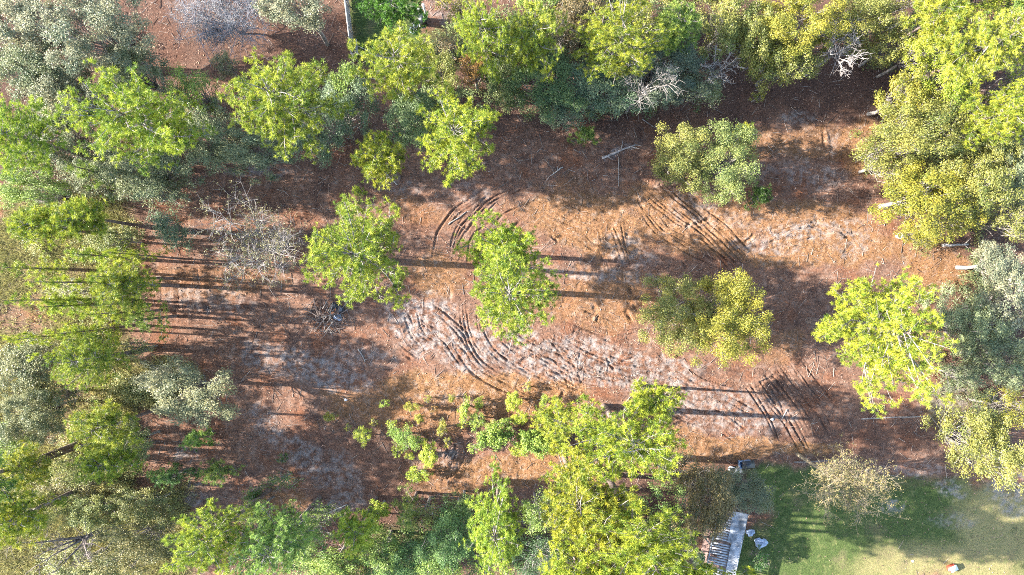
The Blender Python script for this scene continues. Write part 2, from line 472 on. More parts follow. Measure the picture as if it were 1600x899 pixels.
n_f = noise(6, 7, .85); n_m = noise(1.6, 5, .65); n_s = noise(2.2, 5, .7, (0.6, 3.2, 1)); n_l = noise(0.35, 4, .6)
soil = mix(nt, sharpen(n_f, .33, .68), (0.038, 0.020, 0.014), (0.255, 0.145, 0.098))
soil = mix(nt, sharpen(n_s, .45, .72), soil, (0.240, 0.120, 0.070))
soil = mix(nt, sharpen(n_m, .5, .72), soil, (0.250, 0.168, 0.125))
hum = mix(nt, sharpen(n_f, .35, .68), (0.032, 0.020, 0.017), (0.150, 0.082, 0.056))
n_d = noise(0.5, 7, .75)
soil = mix(nt, sharpen(n_d, .50, .64), soil, hum)
red = mix(nt, sharpen(n_f, .35, .68), (0.060, 0.022, 0.012), (0.290, 0.130, 0.070))
n_r = noise(0.28, 6, .7)
soil = mix(nt, sharpen(n_r, .50, .64), soil, red)
soil = mix(nt, sb.outputs[0], soil, hum)
dryc = mix(nt, sharpen(n_f, .33, .66), (0.105, 0.045, 0.018), (0.340, 0.190, 0.095))
dryc = mix(nt, sharpen(n_m, .52, .7), dryc, (0.290, 0.205, 0.145))
soil = mix(nt, sa.outputs[1], soil, dryc)
weedc = mix(nt, sharpen(n_f, .35, .68), (0.068, 0.061, 0.024), (0.286, 0.231, 0.122))
weedc = mix(nt, sharpen(n_m, .45, .65), weedc, (0.116, 0.116, 0.034))
soil = mix(nt, A.outputs['Alpha'], soil, weedc)
lawnc = mix(nt, sharpen(n_f, .33, .68), (0.034, 0.050, 0.016), (0.100, 0.132, 0.040))
lawny = mix(nt, sharpen(n_f, .33, .68), (0.150, 0.128, 0.050), (0.290, 0.245, 0.112))
lawnc = mix(nt, sb.outputs[1], lawnc, lawny)
lawnc = mix(nt, sharpen(n_l, .55, .75), lawnc, (0.143, 0.116, 0.061))
lawnc = mix(nt, sharpen(n_m, .54, .68), lawnc, (0.165, 0.160, 0.062))
lawnc = mix(nt, sharpen(n_d, .58, .70), lawnc, (0.060, 0.070, 0.028))
soil = mix(nt, sa.outputs[2], soil, lawnc)
sandc = mix(nt, sharpen(n_f, .3, .7), (0.120, 0.098, 0.085), (0.370, 0.330, 0.305))
mm = N(nt, 'ShaderNodeMath', operation='MULTIPLY'); nt.links.new(sa.outputs[0], mm.inputs[0]); nt.links.new(sharpen(n_m, .42, .62), mm.inputs[1])
soil = mix(nt, mm.outputs[0], soil, sandc)
p = N(nt, 'ShaderNodeBsdfPrincipled'); p.inputs['Roughness'].default_value = 0.95; p.inputs['Specular IOR Level'].default_value = 0.1
nt.links.new(soil, p.inputs['Base Color'])
bsum = N(nt, 'ShaderNodeMath', operation='ADD'); nt.links.new(n_f, bsum.inputs[0]); nt.links.new(n_s, bsum.inputs[1])
bp = N(nt, 'ShaderNodeBump'); bp.inputs['Strength'].default_value = 1.0; bp.inputs['Distance'].default_value = 0.16
nt.links.new(bsum.outputs[0], bp.inputs['Height']); nt.links.new(bp.outputs[0], p.inputs['Normal'])
nt.links.new(p.outputs[0], out.inputs['Surface'])
gm.materials.append(m)
ground = bpy.data.objects.new('ground', gm); COL.objects.link(ground)
tag(ground, 'bare brown and sandy lot floor with wheel ruts and lawn', 'ground', kind='structure')

# ------------------------------------------------------------------ plants
def limb_curve(p0, dirv, L, rise, n=5, wob=0.06):
    s = np.linspace(0, 1, n)[:, None]
    side = RNG.normal(size=3) * wob * L
    return p0 + dirv * L * s + np.array([0, 0, 1.0]) * (rise * L * s ** 1.6) + side * np.sin(s * math.pi)


def needle_tufts(mb, P, axis, size, base, k=25, wid=0.034, spread=1.35):
    n = len(P)
    tt = np.clip(base + RNG.normal(0, .22, n), 0, 1)
    ax = np.repeat(axis, k, 0)
    d = nrm(ax * 0.75 + unit(n * k) * spread)
    L = (np.repeat(size, k) * RNG.uniform(.7, 1.15, n * k))[:, None]
    side = nrm(np.cross(d, unit(n * k))) * wid * .5
    b = np.repeat(P, k, 0) + d * 0.03
    Vv = np.stack([b - side, b + side, b + d * L], 1).reshape(-1, 3)
    q = np.arange(n * k * 3).reshape(-1, 3)
    t = np.repeat(np.clip(np.repeat(tt, k) + RNG.normal(0, .1, n * k), 0, 1), 3)
    mb.add(Vv, q, None, t)


POOL = {}


def reuse(key, limit, R1, R2, h, root, color):
    """share the meshes of an earlier tree of about this size once enough different ones exist"""
    lst = POOL.setdefault(key, [])
    if len(lst) < limit: return False
    R = (R1 + R2) / 2
    cand = sorted(lst, key=lambda e: abs(math.log(R / e['R'])) + .5 * abs(math.log((h / R) / (e['h'] / e['R']))) + .35 * e['used'])
    e = cand[0]; e['used'] += 1
    root.scale = (R1 / e['R1'], R2 / e['R2'], h / e['h'])
    rot = random.choice((math.pi, math.pi + .3, math.pi - .3, .3, -.3))
    if .87 < e['R1'] / e['R2'] < 1.15: rot += random.choice((0, math.pi / 2, -1.1))
    for o in e['parts']:
        c = o.copy(); c.parent = root; c.rotation_euler.z = rot; COL.objects.link(c)
        if c.name.startswith('crown'): c.color = (color[0], color[1], color[2], 1)
    return True


def remember(key, R1, R2, h, root):
    POOL.setdefault(key, []).append(dict(R1=R1, R2=R2, R=(R1 + R2) / 2, h=h, parts=list(root.children), used=0))


def make_pine(u, v, ru, rv, h, color, label, group, name='pine_tree', dens=1.0, lean=(0, 0), dead=0.0, bark=None):
    sc = (H - h) / F
    R1, R2 = ru * sc * 1.18, rv * sc * 1.18
    R = (R1 + R2) / 2
    x, y = wx(u, v, h)
    bx, by = x + lean[0], y + lean[1]
    z0 = gz(bx, by) - 0.1
    root = empty(name, (bx, by, z0))
    tag(root, label, 'pine', group)
    key = 'pine' + ('L' if R > 3 else 'M' if R > 1.9 else 'S' if h < 6 else 'T')
    if reuse(key, dict(pineL=9, pineM=7, pineS=4, pineT=6)[key], R1, R2, h, root, color): return root
    Ht = h + min(0.6 * R, 0.25 * h); zb = max(h - 0.7 * R, 0.25 * h)
    off = np.array([-lean[0], -lean[1], 0])
    tr = MB(); lb = MB(); cr = MB()
    k = 9
    tz = np.linspace(0, 1, k)
    wob = np.stack([np.sin(tz * 4 + random.random() * 6), np.sin(tz * 3 + random.random() * 6), np.zeros(k)], 1) * 0.012 * h * (tz * (1.0 - tz * .5))[:, None]
    path = np.stack([tz * off[0], tz * off[1], tz * Ht], 1) + wob
    r0 = 0.013 * Ht + 0.02 * R + .02
    tr.tube(path, r0 * (1 - tz * 0.86), 7)
    small = R < 1.9
    nl = int((15 + 6.5 * R) * min(1, dens + .2)) if not small else int(8 + 5 * R)
    if small: zb = 0.3 * h
    tuP = []; tuA = []; tuS = []; tuT = []
    g = random.random() * 6
    lop = [random.uniform(.72, 1.12) for _ in range(7)]
    for i in range(nl):
        t = (i + random.random()) / nl
        z = zb + t * (Ht - zb) * 0.97
        f = z / Ht
        p0 = np.array([np.interp(f, tz, path[:, 0]), np.interp(f, tz, path[:, 1]), z])
        a = g + i * 2.39996 + random.uniform(-.35, .35)
        lobe = lop[int((a % 6.2832) / 6.2832 * 7) % 7]
        prof = (0.95 - 0.1 * (1 - t)) * math.sqrt(max(0.03, 1 - (t * 0.97) ** 2.2)) if not small else max(.12, 1.1 - t)
        L = prof * lobe * random.uniform(.72, 1.05)
        dv = np.array([math.cos(a) * R1, math.sin(a) * R2, 0.0]); Lm = np.linalg.norm(dv) * L; dv /= np.linalg.norm(dv)
        rise = random.uniform(.05, .35) + .5 * t
        cv = limb_curve(p0, dv, Lm, rise)
        lr = 0.018 + 0.012 * Lm
        lb.tube(cv, lr * np.array([1, .85, .65, .45, .22]), 4)
        if random.random() < dead: continue
        nsub = int(2 + Lm * 3.0 * dens) if not small else int(2 + Lm * 2.2)
        for s_ in np.sort(RNG.uniform(.12, 1.0, nsub)) if nsub else []:
            c = np.array([np.interp(s_, np.linspace(0, 1, 5), cv[:, j]) for j in range(3)])
            sd = random.choice((-1, 1)) * random.uniform(.5, 1.3)
            d2 = nrm(dv * math.cos(sd) + np.array([-dv[1], dv[0], 0]) * math.sin(sd) + np.array([0, 0, random.uniform(0, .5)]))
            l2 = random.uniform(.2, .6) * (0.45 + Lm * .34) * (1.3 - s_ * .75)
            tip = c + d2 * l2
            lb.tube(np.array([c, (c + tip) / 2 + np.array([0, 0, .04]), tip]), np.array([.022, .016, .008]), 3)
            nt_ = 3 + 2 * (l2 > .45) + random.randint(0, 1); tuT.append(np.full(nt_, random.gauss(.5, .24)))
            w = RNG.uniform(.35, 1.05, nt_)
            w[0] = 1.05
            pp = c + d2 * l2 * w[:, None] + RNG.normal(0, .19, (nt_, 3)) * np.array([1, 1, .8])
            tuP.append(pp); tuA.append(nrm(np.tile(d2 * .55 + dv * .25 + np.array([0, 0, .75]), (nt_, 1)) + RNG.normal(0, .25, (nt_, 3))))
            tuS.append(RNG.uniform(.17, .30, nt_))
        # shoot at the limb's end
        tuP.append(cv[-1:]); tuA.append(nrm(dv * .7 + np.array([0, 0, .8]))[None]); tuS.append(np.array([.26])); tuT.append(np.array([.6]))
    tr.build('trunk', bark or M_BARK_PINE, root)
    lb.build('limbs', bark or M_BARK_GREY, root)['kind'] = 'stuff'
    if tuP:
        needle_tufts(cr, np.concatenate(tuP), np.concatenate(tuA), np.concatenate(tuS), np.concatenate(tuT))
        cr.build('crown', M_NEEDLE, root, color=color)['kind'] = 'stuff'
    bpy.context.view_layer.update()
    remember(key, R1, R2, h, root)
    return root


def leaf_cloud(mb, C, Rl, tint, n, size, flat=.8, elong=2.0, upb=.6, shell=.45):
    """n leaves spread through lobes with centres C and radii Rl"""
    w = Rl ** 2; w = w / w.sum()
    li = RNG.choice(len(C), n, p=w)
    d = unit(n)
    d[:, 2] = np.where(d[:, 2] < -.35, -d[:, 2] * .8, d[:, 2])
    r = Rl[li] * (shell + (1 - shell) * RNG.random(n) ** .6)
    r *= 1 + 0.18 * np.sin(d[:, 0] * 5 + li) * np.cos(d[:, 1] * 6 + li * 1.7)
    P = C[li] + d * r[:, None] * np.array([1, 1, flat])
    nr = nrm(d * .55 + unit(n) * .75 + np.array([0, 0, upb]))
    a = nrm(np.cross(nr, unit(n))); b = np.cross(nr, a)
    s = (size * RNG.uniform(.65, 1.3, n))[:, None]
    Vv = np.stack([P - a * s * .5, P + b * s * .5 / elong, P + a * s * .5, P - b * s * .5 / elong], 1).reshape(-1, 3)
    t = np.repeat(np.clip(tint[li] + RNG.normal(0, .17, n), 0, 1), 4)
    mb.add(Vv, None, np.arange(n * 4).reshape(-1, 4), t)


def make_oak(u, v, ru, rv, h, color, label, group, name='oak_tree', cat='tree', dens=260, leaf=.17, elong=2.0, bark=None, lean=(0, 0), twigs=40, lobes=None, trunk=True, shell=.45, twl=.6):
    sc = (H - h) / F
    big = 1.16 if h > 3.5 else 1.05
    R1, R2 = ru * sc * big, rv * sc * big
    R = (R1 + R2) / 2
    x, y = wx(u, v, h)
    bx, by = x + lean[0], y + lean[1]
    z0 = gz(bx, by) - 0.08
    root = empty(name, (bx, by, z0))
    off = np.array([-lean[0], -lean[1], 0.0])
    tag(root, label, cat, group)
    key = 'oak' + ('L' if R > 2.8 else 'M' if R > 1.4 else 'S') + ('b' if leaf > .18 else '')
    if (group or '').startswith('broad trees'): key = key + 'c'
    if not key.endswith('c') and reuse(key, dict(oakL=7, oakM=8, oakS=6).get(key, 3), R1, R2, h, root, color): return root
    rz = min(0.95 * R, 0.70 * h)
    nlob = lobes or int(14 + 18 * R)
    d = unit(nlob); d[:, 2] = np.where(d[:, 2] < -.75, -d[:, 2], d[:, 2])
    rad = RNG.uniform(.3, 1.0, nlob) ** .7
    kc = nlob // 4      # clumps over the middle of the crown
    d[:kc] = nrm(d[:kc] * np.array([.7, .7, .2]) + np.array([0, 0, .6])); rad[:kc] = RNG.uniform(.45, .95, kc)
    Rl = RNG.uniform(.14, .30, nlob) * R * np.clip(1.25 - .13 * R, .6, 1.1)
    Cc = d * rad[:, None] * np.array([R1 - Rl.mean() * .6, R2 - Rl.mean() * .6, rz]) + off + np.array([0, 0, h])
    tint = np.clip(RNG.normal(.5, .14, nlob), .1, .9)
    tr = MB(); cr = MB()
    bark = bark or M_BARK_GREY
    r0 = 0.04 + 0.016 * h + .012 * R
    fork = np.array([off[0] * .45, off[1] * .45, max(.12 * h, h - rz * 1.25)])
    tr.tube(np.array([[0, 0, 0], fork * np.array([.5, .4, .5]) + RNG.normal(0, .06, 3), fork]), np.array([r0, r0 * .8, r0 * .66]), 6)
    tr.build('trunk', bark, root)
    lb = MB()
    for j in range(nlob):
        mid = (fork + Cc[j]) / 2 + RNG.normal(0, .12 * R, 3) * np.array([1, 1, .5])
        q1 = (fork + mid) / 2 + RNG.normal(0, .04 * R, 3)
        lb.tube(np.array([fork, q1, mid, Cc[j]]), np.array([r0 * .30, r0 * .2, r0 * .13, .014]), 4)
        for _ in range(max(2, twigs // nlob)):
            e = Cc[j] + unit(1)[0] * Rl[j] * random.uniform(.7, 1.2) * np.array([1, 1, .8]) + np.array([0, 0, .1])
            s_ = mid + (Cc[j] - mid) * random.uniform(.4, 1)
            lb.tube(np.array([s_, (s_ + e) / 2 + RNG.normal(0, .08, 3), e]), np.array([.022, .016, .007]), 3)
    lb.build('limbs', bark, root)['kind'] = 'stuff'
    n = int(dens * 1.75 * math.pi * R1 * R2)
    if n > 0:
        n = max(n, 150)
        leaf_cloud(cr, Cc, Rl, tint, n, leaf * .80, elong=elong * .9, shell=.05)
        cr.build('crown', M_LEAF, root, color=color)['kind'] = 'stuff'
    remember(key, R1, R2, h, root)
    return root


def make_bare(u, v, ru, rv, h, label, group, bark, base=None, name='bare_tree', leafc=None, nleaf=0, trunk_r=.13, limbs=9, sub=6, twig=5, tk=1.0):
    sc = (H - h) / F
    R1, R2 = ru * sc, rv * sc
    x, y = wx(u, v, h)
    bx, by = (x, y) if base is None else wx(*base)
    z0 = gz(bx, by) - .08
    root = empty(name, (bx, by, z0))
    c = np.array([x - bx, y - by, h])
    R = (R1 + R2) / 2
    fork = c * np.array([.6, .6, 1]) - np.array([0, 0, min(.9 * R, .6 * h)])
    tr = MB()
    tr.tube(np.array([[0, 0, 0], fork * .5 + RNG.normal(0, .08, 3), fork]), np.array([trunk_r, trunk_r * .85, trunk_r * .7]), 7)
    tr.build('trunk', bark, root)
    ends = []
    for i in range(limbs):
        a = i * 2.4 + random.uniform(-.4, .4)
        rr = random.uniform(.5, 1.0)
        e = c + np.array([math.cos(a) * R1 * rr, math.sin(a) * R2 * rr, random.uniform(-.15, .55) * R])
        s0 = fork * random.uniform(.8, 1.0)
        n = 7; s = np.linspace(0, 1, n)[:, None]
        cv = s0 + (e - s0) * s + np.array([0, 0, .35 * R]) * np.sin(s * math.pi) * random.uniform(.1, .7) + np.cumsum(RNG.normal(0, .07, (n, 3)), 0) * s
        lb = MB()
        lb.tube(cv, tk * (trunk_r * .5) * (1 - np.linspace(0, .85, n)), 5)
        for j in range(sub):
            f = random.uniform(.25, .98); c0 = np.array([np.interp(f, np.linspace(0, 1, n), cv[:, q]) for q in range(3)])
            d = nrm(nrm(e - s0) * .6 + unit(1)[0] * .9 + np.array([0, 0, .25])); l = random.uniform(.2, .5) * R
            k = np.linspace(0, 1, 4)[:, None]
            c2 = c0 + d * l * k + np.cumsum(RNG.normal(0, .05, (4, 3)), 0) * k
            lb.tube(c2, tk * np.array([.032, .026, .019, .01]), 4)
            for q in range(twig):
                b0 = c2[random.randint(1, 3)]; d3 = nrm(d * .6 + unit(1)[0]); l3 = random.uniform(.12, .32) * R
                lb.tube(np.array([b0, b0 + d3 * l3 * .5 + RNG.normal(0, .03, 3), b0 + d3 * l3]), tk * np.array([.017, .013, .006]), 3)
                ends.append(b0 + d3 * l3)
        lb.build('limb', bark, root)
    if nleaf:
        E = np.array(ends); cr = MB()
        leaf_cloud(cr, E, np.full(len(E), .22), np.clip(RNG.normal(.5, .2, len(E)), 0, 1), nleaf, .13, elong=2.5, shell=.1)
        cr.build('crown', M_LEAF, root, color=leafc)
    tag(root, label, 'tree', group)
    return root


# leaf colours (linear reflectance of the leaves themselves)
BRIGHT = (0.238, 0.290, 0.032); YGREEN = (0.258, 0.292, 0.030); MID = (0.180, 0.250, 0.050); DEEP = (0.120, 0.200, 0.055)
OLIVE = (0.195, 0.198, 0.045); YOL = (0.245, 0.230, 0.032); GREYG = (0.165, 0.190, 0.095); PALEG = (0.215, 0.220, 0.130); BLUEG = (0.130, 0.178, 0.092)
TAN = (0.190, 0.145, 0.065); GREENB = (0.070, 0.125, 0.022); ORNG = (0.22, 0.12, 0.03)

G_N = 'pines along the north side of the clearing'; G_C = 'pines standing in the clearing'; G_S = 'pines along the south side of the clearing'
G_W = 'young pines in the western weed strip'; G_E = 'trees of the eastern wood'; G_ON = 'trees of the northern wood'; G_NW = 'grey-green trees of the northwest corner'
G_SB = 'low shrubs on the orange grass'; G_SW = 'trees and bushes of the southwest corner'

pines = [
 (222, 190, 118, 92, 13, BRIGHT, 'broad yellow-green pine with flat round crown, leftmost of the big northern pines', G_N),
 (435, 155, 106, 88, 13, BRIGHT, 'broad bright pine just left of the fence end, second big pine from left', G_N),
 (622, 100, 72, 74, 12.5, YGREEN, 'yellow-green pine whose crown touches the end of the pale fence', G_N),
 (714, 212, 64, 82, 12, YGREEN, 'ragged tall pine jutting into the clearing from the north, pale lime green', G_N),
 (590, 245, 42, 44, 9.5, YGREEN, 'small pine with thin leaning-looking trunk left of the ragged lime pine', G_N),
 (564, 398, 84, 102, 13, BRIGHT, 'lone pine with ragged crown above the brush pile', G_C),
 (790, 388, 68, 50, 11, BRIGHT, 'darker pine in the clearing centre, upper of the overlapping pair', G_C),
 (796, 456, 80, 84, 14, BRIGHT, 'bright pine in the clearing centre, lower of the overlapping pair', G_C),
 (1385, 515, 102, 124, 12.5, YGREEN, 'large lime-green pine at the east edge of the clearing', G_C),
 (985, 690, 105, 72, 13.5, YGREEN, 'upper pine of the big southern clump, overhanging the rutted sand', G_S),
 (902, 778, 74, 84, 13, YGREEN, 'left pine of the big southern clump, beside the orange grass', G_S),
 (940, 812, 84, 66, 13.5, YGREEN, 'middle pine of the big southern clump', G_S),
 (1010, 862, 92, 72, 17.5, BRIGHT, 'tallest pine of the big southern clump, right of the middle one', G_S),
 (905, 905, 84, 62, 16, BRIGHT, 'pine of the southern clump cut by the bottom edge', G_S),
 (990, 925, 88, 58, 16, YGREEN, 'bottom edge pine below the tallest clump pine', G_S),
 (1075, 935, 70, 52, 15, BRIGHT, 'bottom edge pine left of the ruined roof', G_S),
 (1130, 960, 90, 60, 17, BRIGHT, 'tall pine just past the bottom edge below the ruined roof', G_S),
 (1018, 626, 42, 28, 8, YGREEN, 'small pine above the big southern clump on pale ruts', G_S),
 (775, 828, 58, 84, 12, BRIGHT, 'narrow pine left of the big southern clump', G_S),
 (556, 828, 34, 34, 8, BRIGHT, 'small round pine at the south edge below the shaded soil', G_S),
 (632, 812, 27, 28, 7, MID, 'small thin pine between the round small pine and narrow pine', G_S),
 (325, 845, 62, 62, 12, BRIGHT, 'yellow-green pine at bottom edge, leftmost of the southern pines', G_S),
 (432, 852, 80, 66, 11, (.2, .28, .06), 'mid-green pine at bottom edge right of the leftmost southern pine', G_S),
 (28, 212, 56, 72, 12, BRIGHT, 'mid-green pine cut by the left picture edge beside grey oaks', G_N),
 (612, 12, 52, 40, 8, (0.09, .19, .025), 'vivid green pine in the fenced yard at top edge', G_N),
 (752, 52, 58, 68, 11, BRIGHT, 'bright pine at top edge right of the fenced yard', G_N),
 (828, 58, 52, 58, 10, BRIGHT, 'pine at top edge left of the white roof', G_N),
 (968, 62, 82, 74, 11, YGREEN, 'wide lime pine at top edge right of the white roof', G_N),
 (1062, 40, 42, 40, 9, MID, 'smaller pine at top edge between wide lime pine and olive oak', G_N),
 (1548, 70, 74, 66, 12, BRIGHT, 'bright pine filling the top right corner', G_E),
 (1470, 22, 46, 44, 10, BRIGHT, 'pine at top edge left of the corner pine', G_E),
 (1568, 176, 56, 56, 11, YGREEN, 'pine at right edge below the corner pine, behind the dead snag', G_E),
 (186, 446, 42, 46, 9, BRIGHT, 'young pine at the weed strip edge, level with the bare grey tree', G_W),
 (84, 478, 40, 24, 8.5, BRIGHT, 'small bright young pine left of the dry bare patch in the weeds', G_W),
 (138, 562, 58, 56, 9, BRIGHT, 'full young pine in the weed strip left of the pale grey-green tree', G_W),
 (160, 668, 48, 44, 9, BRIGHT, 'young pine in the weeds below the full young pine', G_W),
 (55, 352, 46, 36, 9.5, BRIGHT, 'mid-green pine in the weeds near left edge, below the dark log', G_W),
 (128, 338, 40, 34, 9.5, BRIGHT, 'dark green pine right of the dark fallen log', G_W),
 (20, 418, 26, 22, 9, BRIGHT, 'small pine at left edge above the grey bare patch', G_W),
 (168, 722, 46, 40, 7, BRIGHT, 'dark young pine beside the fern-like sapling', G_W),
 (40, 730, 40, 34, 8, BRIGHT, 'mid-green young pine at left edge in lower weeds', G_W),
 (118, 398, 26, 22, 9, BRIGHT, 'thin young pine between dark pine and bright edge pine', G_W),
 (205, 500, 26, 28, 7, MID, 'thin young pine at the straight edge of the cleared soil', G_W),
 (262, 748, 38, 17, 3.2, (.09,.19,.05), 'fern-like dark pine sapling lying over toward the weeds', G_W),
 (298, 690, 24, 15, 4, MID, 'slim pine sapling below the pale grey-green tree', G_W),
 (332, 742, 26, 22, 2.5, MID, 'low dark pine sapling right of the fern-like one', G_W),
 (915, 208, 20, 14, 2.6, MID, 'single pine sapling left of the pale log', G_C),
 (1166, 208, 16, 18, 5, BRIGHT, 'thin small pine at the right shoulder of the olive twin tree', G_C),
 (1192, 304, 17, 18, 3, GREENB, 'little green pine below right of the olive twin tree', G_C),
 (556, 297, 9, 9, 3, BRIGHT, 'tiny pine seedling above the lone pine', G_C),
 (120, 262, 34, 30, 8, MID, 'small pine left of the leftmost big northern pine', G_N),
 (15, 815, 60, 60, 11, YGREEN, 'pine at the bottom left edge behind dark bare tree', G_SW),
 (-60, 760, 80, 80, 13, MID, 'tall pine past the left edge whose shadow crosses the southern soil', G_SW),
 (872, 655, 38, 34, 4.5, YGREEN, 'low pine between the broad-leaved green bush and southern clump', G_S),
]
for q in pines:
    u, v, ru, rv, h, c, lab, g = q
    dn = 1.0 if ru > 30 else .8
    make_pine(u, v, ru, rv, h, tuple(x * random.uniform(.92, 1.08) for x in c), lab, g, name='pine_sapling' if h < 5 else 'pine_tree', dens=dn)

# slim pines of the western strip with high bare stems
slim = [(150, 432, 20, 20, 11), (60, 440, 22, 20, 12), (20, 470, 22, 18, 12), (100, 520, 18, 18, 10), (30, 530, 22, 20, 11), (175, 395, 18, 18, 10), (140, 492, 20, 18, 10), (70, 555, 20, 18, 11)]
slim_lab = ['slim tall pine with tiny crown near the weed strip edge, above the bright edge pine', 'slim tall pine with small crown between grey patch and left young pines', 'slim tall pine with small crown over the grey bare patch, upper one',
 'slim tall pine with small crown left of the full young pine', 'slim tall pine with small crown over the grey bare patch, lower one',
 'slim tall pine with small crown at strip edge below the dark green pine', 'slim tall pine with small crown above the full young pine', 'slim tall pine with small crown above the dim oaks']
for (u, v, ru, rv, h), lab in zip(slim, slim_lab):
    make_pine(u, v, ru, rv, h, BRIGHT, lab, 'slim tall pines in the western weed strip', dens=.4)

